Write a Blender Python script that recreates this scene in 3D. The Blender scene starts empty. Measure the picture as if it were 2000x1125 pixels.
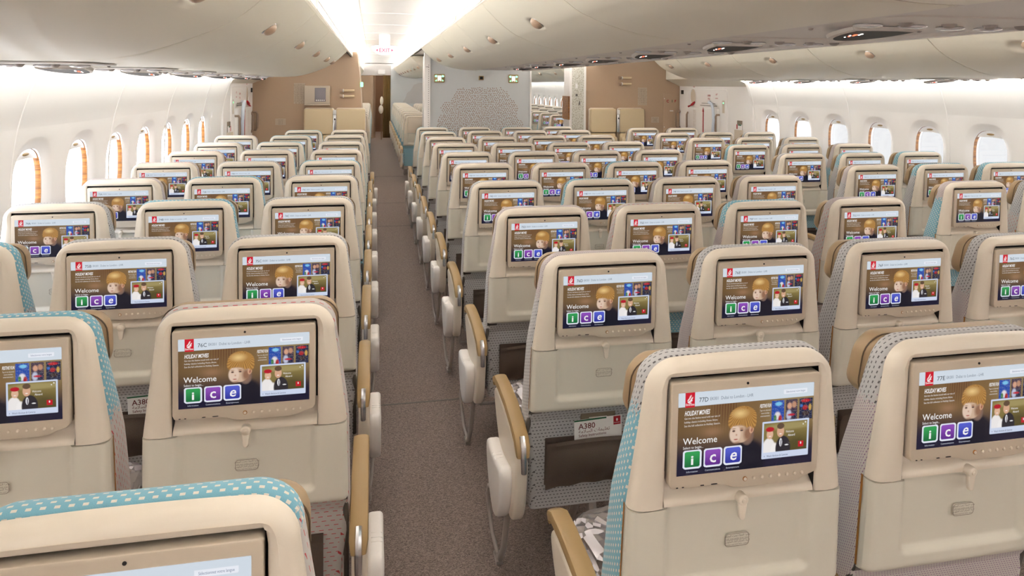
import bpy, math, random
import numpy as np
from mathutils import Vector, Matrix
random.seed(7)
sc = bpy.context.scene
PI = math.pi

# ------------------------------------------------------------------ camera
cam_d = bpy.data.cameras.new('camera')
cam = bpy.data.objects.new('camera', cam_d)
sc.collection.objects.link(cam)
YAW, ROLL, FPX, CY, CAMZ = 0.1976, 0.0068, 1346.85, 165.5, 1.6665
F = Vector((math.sin(YAW), math.cos(YAW), 0))
R0 = Vector((math.cos(YAW), -math.sin(YAW), 0)); U0 = R0.cross(F)
Rv = math.cos(ROLL) * R0 + math.sin(ROLL) * U0
Uv = -math.sin(ROLL) * R0 + math.cos(ROLL) * U0
m = Matrix.Identity(4)
for i in range(3):
    m[i][0], m[i][1], m[i][2] = Rv[i], Uv[i], -F[i]
m[2][3] = CAMZ
cam.matrix_world = m
cam_d.sensor_width = 36.0
cam_d.lens = FPX * 36.0 / 2000
cam_d.shift_y = -(562.5 - CY) / 2000
cam_d.clip_start = 0.02
sc.camera = cam

# ------------------------------------------------------------------ view + world
sc.view_settings.view_transform = 'Standard'
sc.view_settings.look = 'None'
sc.view_settings.gamma = 1
sc.view_settings.use_curve_mapping = False
sc.view_settings.exposure = 1.5
sc.cycles.max_bounces = 10
sc.cycles.diffuse_bounces = 8
sc.cycles.glossy_bounces = 3
sc.cycles.transparent_max_bounces = 6
sc.cycles.use_denoising = True
L_STRIP = 9.4      # aisle cove strips
L_WALL = 9.4        # strips under the outboard bins
S_SCREEN = 0.33

world = bpy.data.worlds.new('sky'); sc.world = world; world.use_nodes = True
wn, wl = world.node_tree.nodes, world.node_tree.links
wn.clear()
wo = wn.new('ShaderNodeOutputWorld'); wb = wn.new('ShaderNodeBackground')
tc = wn.new('ShaderNodeTexCoord'); sp = wn.new('ShaderNodeSeparateXYZ')
wl.new(tc.outputs['Generated'], sp.inputs[0])
rz = wn.new('ShaderNodeValToRGB')
rz.color_ramp.elements[0].position = 0.0; rz.color_ramp.elements[0].color = (1.0, 1.0, 1.0, 1)
rz.color_ramp.elements[1].position = 0.55; rz.color_ramp.elements[1].color = (0.55, 0.72, 1.0, 1)
e = rz.color_ramp.elements.new(-0.0 + 0.12); e.color = (0.74, 0.85, 1.0, 1)
wl.new(sp.outputs['Z'], rz.inputs[0])
rx = wn.new('ShaderNodeMapRange'); rx.inputs[1].default_value = -0.2; rx.inputs[2].default_value = 0.6
rx.inputs[3].default_value = 3.6; rx.inputs[4].default_value = 0.33
wl.new(sp.outputs['X'], rx.inputs[0])
wl.new(rz.outputs[0], wb.inputs[0]); wl.new(rx.outputs[0], wb.inputs[1]); wl.new(wb.outputs[0], wo.inputs[0])

# ------------------------------------------------------------------ helpers
COL = sc.collection
def s2l(c):
    return tuple(((v / 255.0) / 12.92 if v / 255.0 <= 0.04045 else ((v / 255.0 + 0.055) / 1.055) ** 2.4) for v in c)
def rgba(c):
    return (*s2l(c), 1)

class MB:
    def __init__(s): s.v = []; s.f = []; s.m = []; s.uv = []
    def add(s, verts, faces, mi=0, uv=None):
        o = len(s.v); s.v += [tuple(p) for p in verts]
        for k, f in enumerate(faces):
            s.f.append(tuple(i + o for i in f)); s.m.append(mi)
            s.uv.append([uv[i] for i in f] if uv else None)
        return s
    def box(s, a, b, mi=0):
        x0, y0, z0 = a; x1, y1, z1 = b
        v = [(x0,y0,z0),(x1,y0,z0),(x1,y1,z0),(x0,y1,z0),(x0,y0,z1),(x1,y0,z1),(x1,y1,z1),(x0,y1,z1)]
        return s.add(v, [(0,3,2,1),(4,5,6,7),(0,1,5,4),(1,2,6,5),(2,3,7,6),(3,0,4,7)], mi)
    def rings(s, rings, mi=0, cap0=True, cap1=True, closed=True, uv=None):
        n = len(rings[0]); v = [p for r in rings for p in r]; f = []
        for k in range(len(rings) - 1):
            for i in range(n if closed else n - 1):
                j = (i + 1) % n
                f.append((k*n+i, k*n+j, (k+1)*n+j, (k+1)*n+i))
        if cap0: f.append(tuple(reversed(range(n))))
        if cap1: f.append(tuple(range((len(rings)-1)*n, len(rings)*n)))
        return s.add(v, f, mi, uv)
    def tube(s, pts, r, n=10, mi=0):
        pts = [Vector(p) for p in pts]; rs = r if isinstance(r, (list, tuple)) else [r]*len(pts)
        out = []; prev = None
        for i, p in enumerate(pts):
            t = (pts[min(i+1, len(pts)-1)] - pts[max(i-1, 0)]).normalized()
            if prev is None:
                a = Vector((0,0,1)) if abs(t.z) < 0.9 else Vector((1,0,0))
                prev = t.cross(a).normalized()
            prev = (prev - t * prev.dot(t)).normalized(); b = t.cross(prev)
            out.append([tuple(p + (prev*math.cos(2*PI*k/n) + b*math.sin(2*PI*k/n)) * rs[i]) for k in range(n)])
        return s.rings(out, mi)
    def ell(s, c, r, nu=16, nv=10, mi=0):
        out = []
        for j in range(nv + 1):
            t = PI * j / nv
            out.append([(c[0]+r[0]*math.sin(t)*math.cos(2*PI*k/nu), c[1]+r[1]*math.sin(t)*math.sin(2*PI*k/nu), c[2]-r[2]*math.cos(t)) for k in range(nu)])
        return s.rings(out, mi, False, False)
    def grid(s, nx, ny, fn, mi=0, uv=None):
        v = [fn(i/(nx-1), j/(ny-1)) for j in range(ny) for i in range(nx)]
        f = [(j*nx+i, j*nx+i+1, (j+1)*nx+i+1, (j+1)*nx+i) for j in range(ny-1) for i in range(nx-1)]
        return s.add(v, f, mi, uv)
    def mesh(s, name, mats, smooth=True, ang=40):
        me = bpy.data.meshes.new(name); me.from_pydata(s.v, [], s.f)
        for mt in (mats if isinstance(mats, (list, tuple)) else [mats]): me.materials.append(mt)
        me.polygons.foreach_set('material_index', s.m)
        if any(u is not None for u in s.uv):
            l = me.uv_layers.new(name='uv'); arr = []
            for f, u in zip(s.f, s.uv):
                for k in range(len(f)): arr += list(u[k]) if u else [0, 0]
            l.data.foreach_set('uv', arr)
        if smooth:
            me.polygons.foreach_set('use_smooth', [True]*len(me.polygons))
            me.set_sharp_from_angle(angle=math.radians(ang))
        me.update(); return me
    def obj(s, name, mats, parent=None, **k):
        return link(name, s.mesh(name, mats, **k), parent)

def link(name, me, parent=None):
    o = bpy.data.objects.new(name, me); COL.objects.link(o)
    if parent: o.parent = parent
    return o
def tag(o, label=None, cat=None, group=None, kind=None):
    if label: o['label'] = label
    if cat: o['category'] = cat
    if group: o['group'] = group
    if kind: o['kind'] = kind
    return o
def empty(name, loc=(0,0,0), rz=0):
    o = bpy.data.objects.new(name, None); o.empty_display_size = 0.05
    o.location = loc; o.rotation_euler = (0,0,rz); COL.objects.link(o); return o
def copy_tree(o, parent=None):
    c = o.copy(); COL.objects.link(c); c.parent = parent
    for ch in list(o.children): copy_tree(ch, c)
    return c
def ss(a, b, x):
    t = min(1, max(0, (x - a) / (b - a))); return t*t*(3-2*t)
def interp(x, xs, ys):
    return float(np.interp(x, xs, ys))
def rrect(x0, z0, x1, z1, r, n=6):
    pts = []
    for cx, cz, a in ((x1-r, z1-r, 0), (x0+r, z1-r, 90), (x0+r, z0+r, 180), (x1-r, z0+r, 270)):
        for k in range(n+1):
            t = math.radians(a + 90*k/n); pts.append((cx + r*math.cos(t), cz + r*math.sin(t)))
    return pts
def inset(pts, d):
    n = len(pts); out = []
    for i in range(n):
        x0,y0 = pts[i-1]; x1,y1 = pts[(i+1) % n]; tx, ty = x1-x0, y1-y0
        L = math.hypot(tx, ty) or 1; out.append((pts[i][0] - ty/L*d, pts[i][1] + tx/L*d))
    return out
def slab(mb, pts, y0, y1, r=0.003, n=3, mi=0, sh=lambda p: p, back=True):
    """prism of an (x,z) outline between depths y0 (towards camera) and y1, front edge rounded by r"""
    rings = []
    for k in range(n+1):
        a = PI/2*k/n
        q = inset(pts, r*(1-math.sin(a)))
        rings.append([sh((x, y0 + r*(1-math.cos(a)), z)) for x, z in q])
    if back:
        for k in range(n+1):
            a = PI/2*k/n
            q = inset(pts, r*(1-math.cos(a)))
            rings.append([sh((x, y1 - r*(1-math.sin(a)), z)) for x, z in q])
    else:
        rings.append([sh((x, y1, z)) for x, z in pts])
    mb.rings(rings, mi); return mb

# ------------------------------------------------------------------ materials
def mat(name, col, rough=0.5, metal=0.0, bump=0.0, scale=200, coat=0.0, var=0.0, spec=0.5):
    mt = bpy.data.materials.new(name); mt.use_nodes = True
    nt = mt.node_tree; b = nt.nodes['Principled BSDF']
    b.inputs['Base Color'].default_value = rgba(col); b.inputs['Roughness'].default_value = rough
    b.inputs['Metallic'].default_value = metal; b.inputs['Coat Weight'].default_value = coat
    b.inputs['Specular IOR Level'].default_value = spec
    n = nt.nodes.new('ShaderNodeTexNoise'); n.inputs['Scale'].default_value = scale; n.inputs['Detail'].default_value = 3
    t = nt.nodes.new('ShaderNodeTexCoord'); nt.links.new(t.outputs['Object'], n.inputs['Vector'])
    if bump:
        bp = nt.nodes.new('ShaderNodeBump'); bp.inputs['Strength'].default_value = bump; bp.inputs['Distance'].default_value = 0.001
        nt.links.new(n.outputs[0], bp.inputs['Height']); nt.links.new(bp.outputs[0], b.inputs['Normal'])
    mr = nt.nodes.new('ShaderNodeMix'); mr.data_type = 'RGBA'; mr.blend_type = 'MULTIPLY'
    mr.inputs[0].default_value = max(var, 0.02)
    mr.inputs[6].default_value = rgba(col); nt.links.new(n.outputs[1], mr.inputs[7])
    nt.links.new(mr.outputs[2], b.inputs['Base Color'])
    return mt
def emit(name, col, s):
    mt = bpy.data.materials.new(name); mt.use_nodes = True; nt = mt.node_tree; b = nt.nodes['Principled BSDF']
    b.inputs['Base Color'].default_value = (0.02,0.02,0.02,1); b.inputs['Emission Color'].default_value = rgba(col)
    b.inputs['Emission Strength'].default_value = s; return mt

M = {}
M['shell'] = mat('cream_plastic', (229, 218, 202), 0.34, bump=0.06, scale=900)
M['shell2'] = mat('cream_panel_plastic', (219, 214, 200), 0.42, bump=0.06, scale=900)
M['bezel'] = mat('taupe_bezel_plastic', (208, 194, 175), 0.36)
M['black'] = mat('black_plastic', (14, 12, 12), 0.5)
M['dark'] = mat('dark_gap', (26, 22, 20), 0.7)
M['pad'] = mat('tan_armrest_pad', (172, 143, 97), 0.45, bump=0.15, scale=500)
M['leather'] = mat('tan_leather', (172, 146, 113), 0.46, bump=0.5, scale=60, var=0.12)
M['seam'] = mat('brown_piping', (98, 78, 58), 0.6)
M['chrome'] = mat('brushed_steel', (225, 225, 228), 0.25, 1.0)
M['grey'] = mat('grey_metal', (182, 174, 168), 0.34, 0.35)
M['greyd'] = mat('dark_grey_fitting', (104, 98, 93), 0.5, 0.2)
M['amber'] = mat('amber_edge_trim', (168, 112, 48), 0.5)
M['pocket'] = mat('brown_mesh_net', (100, 86, 76), 0.8, bump=0.8, scale=400, var=0.3)
M['white'] = mat('white_lining', (240, 236, 233), 0.45, bump=0.04, scale=600)
M['bin'] = mat('bin_plastic', (236, 231, 216), 0.36, bump=0.04, scale=700)
M['psu'] = mat('service_panel_plastic', (222, 216, 210), 0.4)
M['latchtan'] = mat('latch_tan', (178, 152, 130), 0.3)
M['beige'] = mat('beige_bulkhead', (188, 162, 136), 0.55, bump=0.03, scale=300)
M['jump'] = mat('crew_seat_cream', (222, 202, 165), 0.5, bump=0.2, scale=150)
M['greywall'] = mat('grey_monument', (198, 200, 201), 0.6)
M['card'] = mat('white_card', (236, 234, 232), 0.5)
M['red'] = mat('red_ink', (176, 26, 38), 0.5)
M['ink'] = mat('brown_ink', (104, 30, 30), 0.6)
M['green'] = mat('green_ink', (24, 96, 62), 0.6)
M['grey_ink'] = mat('grey_ink', (120, 108, 92), 0.6)
M['foil'] = mat('foil_wrap', (178, 172, 175), 0.24, 0.8)
M['purple'] = mat('purple_blanket', (96, 84, 128), 0.9)
M['brown'] = mat('brown_lavatory_wall', (128, 96, 72), 0.5)
M['curtain'] = mat('gold_curtain', (150, 120, 76), 0.8, bump=0.5, scale=40)
M['lens'] = mat('frosted_lens', (235, 235, 240), 0.15, coat=1.0)
M['red_light'] = emit('seat_belt_sign_glow', (255, 90, 60), 1.6)
M['white_light'] = emit('sign_white_glow', (255, 250, 245), 1.3)
M['green_light'] = emit('sign_green_glow', (130, 240, 170), 1.1)
M['strip'] = emit('cove_tube_light', (253, 254, 250), L_STRIP)
M['wstrip'] = emit('wall_wash_light', (252, 253, 252), L_WALL)
M['noz'] = mat('nozzle_grey', (168, 160, 156), 0.4)
M['vest'] = emit('vestibule_fill_glow', (255, 240, 220), 6.0)  # glow of the fill panel added above the far corridor
M['exitbody'] = emit('lit_exit_sign', (255, 248, 248), 0.48)
M['pink'] = emit('exit_letters', (225, 70, 120), 0.42)
M['crtgrey'] = mat('grey_display_glass', (128, 122, 130), 0.15, coat=1.0)

def nodes_of(name, rough=0.6):
    mt = bpy.data.materials.new(name); mt.use_nodes = True; nt = mt.node_tree; b = nt.nodes['Principled BSDF']
    b.inputs['Roughness'].default_value = rough; return mt, nt, b
def math_(nt, op, a, b=None, c=None):
    n = nt.nodes.new('ShaderNodeMath'); n.operation = op
    for i, v in enumerate((a, b, c)):
        if v is None: continue
        if isinstance(v, (int, float)): n.inputs[i].default_value = v
        else: nt.links.new(v, n.inputs[i])
    return n.outputs[0]
def mixc(nt, f, a, b):
    n = nt.nodes.new('ShaderNodeMix'); n.data_type = 'RGBA'
    for i, v in ((0, f), (6, a), (7, b)):
        if isinstance(v, (int, float)): n.inputs[i].default_value = v
        elif isinstance(v, tuple): n.inputs[i].default_value = v
        else: nt.links.new(v, n.inputs[i])
    return n.outputs[2]

def fabric_material():
    mt, nt, b = nodes_of('woven_seat_fabric', 0.9)
    uv = nt.nodes.new('ShaderNodeUVMap'); uv.uv_map = 'uv'
    sp = nt.nodes.new('ShaderNodeSeparateXYZ'); nt.links.new(uv.outputs[0], sp.inputs[0])
    u, v = sp.outputs[0], sp.outputs[1]
    oi = nt.nodes.new('ShaderNodeObjectInfo'); so = nt.nodes.new('ShaderNodeSeparateColor'); nt.links.new(oi.outputs['Color'], so.inputs[0])
    def dash(pu, pv, du, dv, sh=0.5):
        row = math_(nt, 'FLOOR', math_(nt, 'DIVIDE', v, pv))
        off = math_(nt, 'MULTIPLY', row, sh)
        fu = math_(nt, 'FRACT', math_(nt, 'ADD', math_(nt, 'DIVIDE', u, pu), off))
        fv = math_(nt, 'FRACT', math_(nt, 'DIVIDE', v, pv))
        return math_(nt, 'MULTIPLY', math_(nt, 'LESS_THAN', fu, du), math_(nt, 'LESS_THAN', fv, dv))
    blue = mixc(nt, dash(0.016, 0.010, 0.42, 0.42), rgba((122, 178, 198)), rgba((226, 216, 204)))
    red = mixc(nt, dash(0.022, 0.012, 0.5, 0.14, 0.37), rgba((196, 190, 186)), rgba((198, 62, 66)))
    gry = mixc(nt, dash(0.012, 0.011, 0.5, 0.25, 0.41), rgba((190, 189, 190)), rgba((96, 92, 94)))
    pur = mixc(nt, dash(0.007, 0.005, 0.55, 0.3, 0.37), rgba((200, 192, 188)), rgba((142, 108, 140)))
    def zone(sel):
        r = mixc(nt, math_(nt, 'GREATER_THAN', sel, 0.25), blue, red)
        r = mixc(nt, math_(nt, 'GREATER_THAN', sel, 0.5), r, gry)
        return mixc(nt, math_(nt, 'GREATER_THAN', sel, 0.75), r, pur)
    A, B = zone(so.outputs[0]), zone(so.outputs[1])
    ob = nt.nodes.new('ShaderNodeTexCoord'); s2 = nt.nodes.new('ShaderNodeSeparateXYZ'); nt.links.new(ob.outputs['Object'], s2.inputs[0])
    n2 = nt.nodes.new('ShaderNodeTexNoise'); n2.inputs['Scale'].default_value = 130; nt.links.new(ob.outputs['Object'], n2.inputs[0])
    zz = math_(nt, 'ADD', s2.outputs[2], math_(nt, 'MULTIPLY', math_(nt, 'SUBTRACT', n2.outputs[0], 0.5), 0.12))
    bnd = math_(nt, 'ADD', 0.82, math_(nt, 'MULTIPLY', so.outputs[2], 0.3))
    c = mixc(nt, math_(nt, 'LESS_THAN', zz, bnd), A, B)
    n = nt.nodes.new('ShaderNodeTexNoise'); n.inputs['Scale'].default_value = 900; nt.links.new(ob.outputs['Object'], n.inputs[0])
    bp = nt.nodes.new('ShaderNodeBump'); bp.inputs['Strength'].default_value = 0.5; bp.inputs['Distance'].default_value = 0.001
    nt.links.new(n.outputs[0], bp.inputs['Height']); nt.links.new(bp.outputs[0], b.inputs['Normal'])
    nt.links.new(c, b.inputs['Base Color'])
    b.inputs['Sheen Weight'].default_value = 0.2
    return mt
M['fabric'] = fabric_material()

def carpet_material():
    mt, nt, b = nodes_of('taupe_aisle_carpet', 0.95)
    t = nt.nodes.new('ShaderNodeTexCoord')
    mp = nt.nodes.new('ShaderNodeMapping'); mp.inputs['Scale'].default_value = (1, 2.1, 1)
    nt.links.new(t.outputs['Object'], mp.inputs[0])
    n = nt.nodes.new('ShaderNodeTexNoise'); n.inputs['Scale'].default_value = 125; n.inputs['Detail'].default_value = 2; n.inputs['Distortion'].default_value = 1.5
    nt.links.new(mp.outputs[0], n.inputs[0])
    r = nt.nodes.new('ShaderNodeValToRGB'); nt.links.new(n.outputs[0], r.inputs[0])
    r.color_ramp.elements[0].position = 0.38; r.color_ramp.elements[0].color = rgba((100, 87, 83))
    r.color_ramp.elements[1].position = 0.62; r.color_ramp.elements[1].color = rgba((164, 147, 138))
    nt.links.new(r.outputs[0], b.inputs['Base Color'])
    bp = nt.nodes.new('ShaderNodeBump'); bp.inputs['Strength'].default_value = 0.6; bp.inputs['Distance'].default_value = 0.003
    nt.links.new(n.outputs[0], bp.inputs['Height']); nt.links.new(bp.outputs[0], b.inputs['Normal'])
    return mt
M['carpet'] = carpet_material()

def wood_material():
    mt, nt, b = nodes_of('wood_look_reveal', 0.4)
    t = nt.nodes.new('ShaderNodeTexCoord'); mp = nt.nodes.new('ShaderNodeMapping'); mp.inputs['Scale'].default_value = (6, 6, 60)
    nt.links.new(t.outputs['Object'], mp.inputs[0])
    n = nt.nodes.new('ShaderNodeTexNoise'); n.inputs['Scale'].default_value = 2; n.inputs['Detail'].default_value = 4; nt.links.new(mp.outputs[0], n.inputs[0])
    r = nt.nodes.new('ShaderNodeValToRGB'); nt.links.new(n.outputs[0], r.inputs[0])
    r.color_ramp.elements[0].position = 0.3; r.color_ramp.elements[0].color = rgba((110, 64, 22))
    r.color_ramp.elements[1].position = 0.7; r.color_ramp.elements[1].color = rgba((168, 112, 52))
    nt.links.new(r.outputs[0], b.inputs['Base Color']); return mt
M['wood'] = wood_material()

def glass_material():
    mt = bpy.data.materials.new('window_pane'); mt.use_nodes = True; nt = mt.node_tree; nt.nodes.clear()
    o = nt.nodes.new('ShaderNodeOutputMaterial'); tr = nt.nodes.new('ShaderNodeBsdfTransparent'); g = nt.nodes.new('ShaderNodeBsdfGlossy')
    tr.inputs[0].default_value = (0.97, 0.98, 1, 1); g.inputs['Roughness'].default_value = 0.05
    mx = nt.nodes.new('ShaderNodeMixShader'); mx.inputs[0].default_value = 0.06
    nt.links.new(tr.outputs[0], mx.inputs[1]); nt.links.new(g.outputs[0], mx.inputs[2]); nt.links.new(mx.outputs[0], o.inputs[0]); return mt
M['glass'] = glass_material()

def petal_material(name, spot=(176, 138, 116), base=(214, 208, 198), scale=75):
    """little seed-like petals scattered on a pale panel"""
    mt, nt, b = nodes_of(name, 0.6)
    t = nt.nodes.new('ShaderNodeTexCoord'); v = nt.nodes.new('ShaderNodeTexVoronoi'); v.inputs['Scale'].default_value = scale
    nt.links.new(t.outputs['Object'], v.inputs[0])
    c = mixc(nt, math_(nt, 'LESS_THAN', v.outputs['Distance'], 0.34), rgba(base), rgba(spot))
    nt.links.new(c, b.inputs['Base Color']); return mt
M['panel_petals'] = petal_material('petal_print_panel', (150, 144, 122), (208, 206, 196), 60)

# screens: colours are the picture the display itself gives off
def screen_material():
    mt, nt, b = nodes_of('lit_display', 0.2)
    b.inputs['Base Color'].default_value = (0.01, 0.01, 0.012, 1)
    a = nt.nodes.new('ShaderNodeAttribute'); a.attribute_name = 'shown'
    nt.links.new(a.outputs['Color'], b.inputs['Emission Color']); b.inputs['Emission Strength'].default_value = S_SCREEN
    b.inputs['Specular IOR Level'].default_value = 0.3
    return mt
M['screen'] = screen_material()

# ------------------------------------------------------------------ lettering
_tc = {}
def text_geo(txt, size=1.0, align='LEFT', bold=0.0, shear=0.0, res=2):
    key = (txt, align, bold, shear, res)
    if key not in _tc:
        cu = bpy.data.curves.new('lettering', 'FONT'); cu.body = txt; cu.size = 1; cu.align_x = align
        cu.offset = bold; cu.shear = shear; cu.resolution_u = res
        o = bpy.data.objects.new('lettering', cu); COL.objects.link(o)
        bpy.context.view_layer.update()
        dg = bpy.context.evaluated_depsgraph_get(); me = o.evaluated_get(dg).to_mesh()
        _tc[key] = ([(v.co.x, v.co.y) for v in me.vertices], [tuple(p.vertices) for p in me.polygons])
        o.evaluated_get(dg).to_mesh_clear(); bpy.data.objects.remove(o); bpy.data.curves.remove(cu)
    vs, fs = _tc[key]
    return [(x*size, y*size) for x, y in vs], fs
def put_text(mb, txt, fn, size, mi=0, **k):
    vs, fs = text_geo(txt, size, **k)
    mb.add([fn(x, y) for x, y in vs], fs, mi)

# ------------------------------------------------------------------ display picture
SW, SH = 0.2885, 0.1625            # display size
NX, NY = 321, 181
def paint_display():
    img = np.zeros((NY, NX, 3))
    vv, uu = np.mgrid[0:NY, 0:NX]; u = uu/(NX-1); v = vv/(NY-1)
    x, y = u*SW*1000, v*SH*1000     # mm
    def L(c): return np.array(s2l(c))
    def put(mask, c): img[mask] = L(c)
    def blend(a, c): img[:] = img*(1-a[..., None]) + L(c)*a[..., None]
    def sstep(a, b, t): t = np.clip((t-a)/(b-a), 0, 1); return t*t*(3-2*t)
    # brown to navy ground
    img[:] = L((126, 98, 62)); blend(sstep(0.3, 0.0, u)*0.5, (98, 74, 46)); blend(sstep(0.55, 0.75, u)*sstep(0.8, 0.2, v)*0.7, (150, 132, 92))
    # warm curtain pleats behind the child
    blend(np.clip(sstep(0.16, 0.3, u)*sstep(0.47, 0.40, u)*sstep(0.6, 0.2, v), 0, 1)*(0.35+0.35*np.sin(x*1.1+v*3)), (88, 36, 22))
    blend(np.exp(-(((x-72)/20)**2+((y-82)/10)**2))*0.6, (170, 128, 96))
    blend(sstep(0.42, 0.86, v), (26, 24, 48))
    # generic child portrait: shoulders, face, hair, ear
    def E(cx, cy, rx, ry, soft=0.08, rot=0):
        dx, dy = x-cx, y-cy; c, s = math.cos(rot), math.sin(rot)
        a, b = dx*c+dy*s, -dx*s+dy*c
        return np.clip((1-np.sqrt((a/rx)**2+(b/ry)**2))/soft, 0, 1)
    blend(E(150, 150, 38, 52, 0.2), (20, 20, 34))
    blend(E(146, 96, 15, 20, 0.2), (120, 98, 88))
    blend(E(134, 82, 23, 27, 0.05, 0.12), (206, 176, 150))
    blend(E(120, 90, 13, 19, 0.2), (224, 198, 178))
    blend(E(147, 92, 12, 20, 0.6), (146, 106, 82))
    blend(E(117, 84, 4.5, 3.4, 0.5), (186, 146, 120)); blend(E(134, 83, 5.5, 3.6, 0.5), (180, 138, 112))
    for ex in (117, 134): blend(E(ex, 84, 3.4, 1.7, 0.3), (70, 56, 56)); blend(E(ex, 79.5, 6, 1.1, 0.6), (140, 98, 64))
    blend(E(123, 92, 2.4, 2.6, 0.6), (190, 146, 124)); blend(E(122, 101, 5.5, 1.7, 0.4), (176, 102, 92)); blend(E(124, 107, 9, 3, 0.9), (184, 146, 122))
    blend(E(155, 84, 5.2, 8.5, 0.2, 0.2), (212, 164, 134)); blend(E(155.5, 85, 2.6, 5, 0.4, 0.2), (160, 104, 82))
    th = np.arctan2(y-40, x-138); strand = 0.5+0.5*np.sin(th*46+np.sin(x*0.35)*1.2)
    hair = np.clip(E(136, 58, 30, 23, 0.06, 0.08) + E(158, 68, 8, 15, 0.2) + E(111, 66, 7, 13, 0.25), 0, 1)
    hair = hair*np.clip(1-E(127, 86, 22, 14.5, 0.25)*1.0, 0, 1)
    blend(hair, (150, 104, 52)); blend(hair*strand*0.75, (206, 158, 86)); blend(hair*E(130, 50, 22, 12, 0.9)*0.8, (240, 206, 140))
    # header
    hd = v < 0.172; img[hd] = L((212, 222, 232)); 
    def rr(x0, y0, x1, y1, r):
        dx = np.maximum(np.maximum(x0+r-x, x-(x1-r)), 0); dy = np.maximum(np.maximum(y0+r-y, y-(y1-r)), 0)
        return (np.hypot(dx, dy) <= r) & (x >= x0) & (x <= x1) & (y >= y0) & (y <= y1)
    put(rr(14, -5, 34, 29, 0.1), (206, 26, 46))
    put(rr(222, 10, 274, 19, 1.5), (236, 240, 248))
    # airline mark: small white flame of strokes over the word
    for k, (a, b, w, h, r) in enumerate(((24, 9, 1.4, 5.5, .5), (21.5, 13, 1.3, 5.5, .7), (26.5, 13.5, 1.5, 6, .6), (24, 17, 6, 1.6, -.3), (23, 20, 4.6, 1.2, .2))):
        blend(E(a, b, w, h, 0.3, r), (250, 244, 244))
    # poster cards (plain generic colour cards)
    rng = np.random.RandomState(3)
    for (a, b, c0, blobs) in ((197, 224, (28, 74, 170), ((210, 62, 8, 10, (228, 222, 224)), (205, 66, 4, 8, (60, 120, 60)), (216, 68, 5, 9, (170, 30, 40)), (212, 38, 9, 5, (120, 200, 240)))),
                              (228, 253, (70, 52, 70), ((236, 44, 6, 8, (214, 160, 130)), (246, 42, 6, 8, (190, 140, 110)), (235, 62, 7, 12, (190, 196, 220)), (246, 62, 6, 12, (30, 34, 66)), (240, 62, 10, 3, (190, 40, 60)))),
                              (257, 286, (26, 34, 66), ((271, 36, 12, 4, (190, 34, 40)), (270, 50, 7, 6, (170, 30, 36)), (272, 62, 10, 6, (60, 40, 36)), (262, 46, 4, 4, (60, 110, 190)), (281, 50, 4, 8, (200, 160, 70))))):
        mk = rr(a, 31, b, 74, 0.5); img[mk] = L(c0)
        keep = img.copy()
        for (cx, cy, rx, ry, c) in blobs: blend(E(cx, cy, rx, ry, 0.4), c)
        sp_ = rng.rand(NY, NX) > 0.9; img[sp_ & mk] = img[sp_ & mk]*0.5 + 0.25
        img[~mk] = keep[~mk]
    # three app tiles
    for (a, c1, c2) in ((12, (52, 160, 84), (24, 110, 58)), (55, (144, 78, 184), (98, 44, 140)), (97, (84, 96, 208), (48, 54, 160))):
        put(rr(a, 113, a+39, 150, 6), (232, 236, 248)); mk = rr(a+3.4, 116.4, a+35.6, 146.6, 3.5)
        t = sstep(116, 147, y)[..., None]; img[mk] = (L(c1)*(1-t)+L(c2)*t)[mk]
    # preview panel
    put(rr(178, 71.5, 280, 147, 2.5), (206, 216, 238)); mk = rr(181.5, 75, 276.5, 134, 0.3)
    img[mk] = L((132, 116, 66)); keep = img.copy()
    blend(E(252, 130, 60, 38, 0.6), (86, 76, 40)); blend(E(240, 84, 70, 9, 0.5), (160, 146, 96))
    blend(E(193, 128, 15, 24, 0.12), (238, 234, 232)); blend(E(206, 134, 10, 20, 0.2), (244, 240, 238)); blend(E(195, 98, 7.5, 10.5, 0.12), (222, 180, 150)); blend(E(195, 88, 9.5, 5.2, 0.1), (182, 26, 42))
    blend(E(224, 128, 17, 26, 0.1), (44, 40, 46)); blend(E(218, 94, 8.2, 12, 0.1), (214, 168, 138)); blend(E(218, 83, 8.6, 6.5, 0.15), (96, 74, 56)); blend(E(219, 116, 3.2, 9, 0.15), (236, 236, 240)); blend(E(219.5, 117, 1.2, 8, 0.3), (60, 50, 70))
    blend(E(195, 102, 3, 1.1, 0.4), (250, 246, 244)); blend(E(218, 99, 3.2, 1.2, 0.4), (250, 246, 244)); blend(E(232, 122, 5, 1.4, 0.3), (240, 240, 240))
    put(rr(257, 117, 269, 129, 0.1), (196, 24, 40)); put(rr(271, 78, 273.5, 80.5, 0.1), (240, 240, 240)); put(rr(266, 82, 268.5, 84.5, 0.1), (240, 240, 240))
    blend(E(263, 121, 1.6, 3, 0.4), (250, 250, 250))
    img[~mk] = keep[~mk]
    return img
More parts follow.
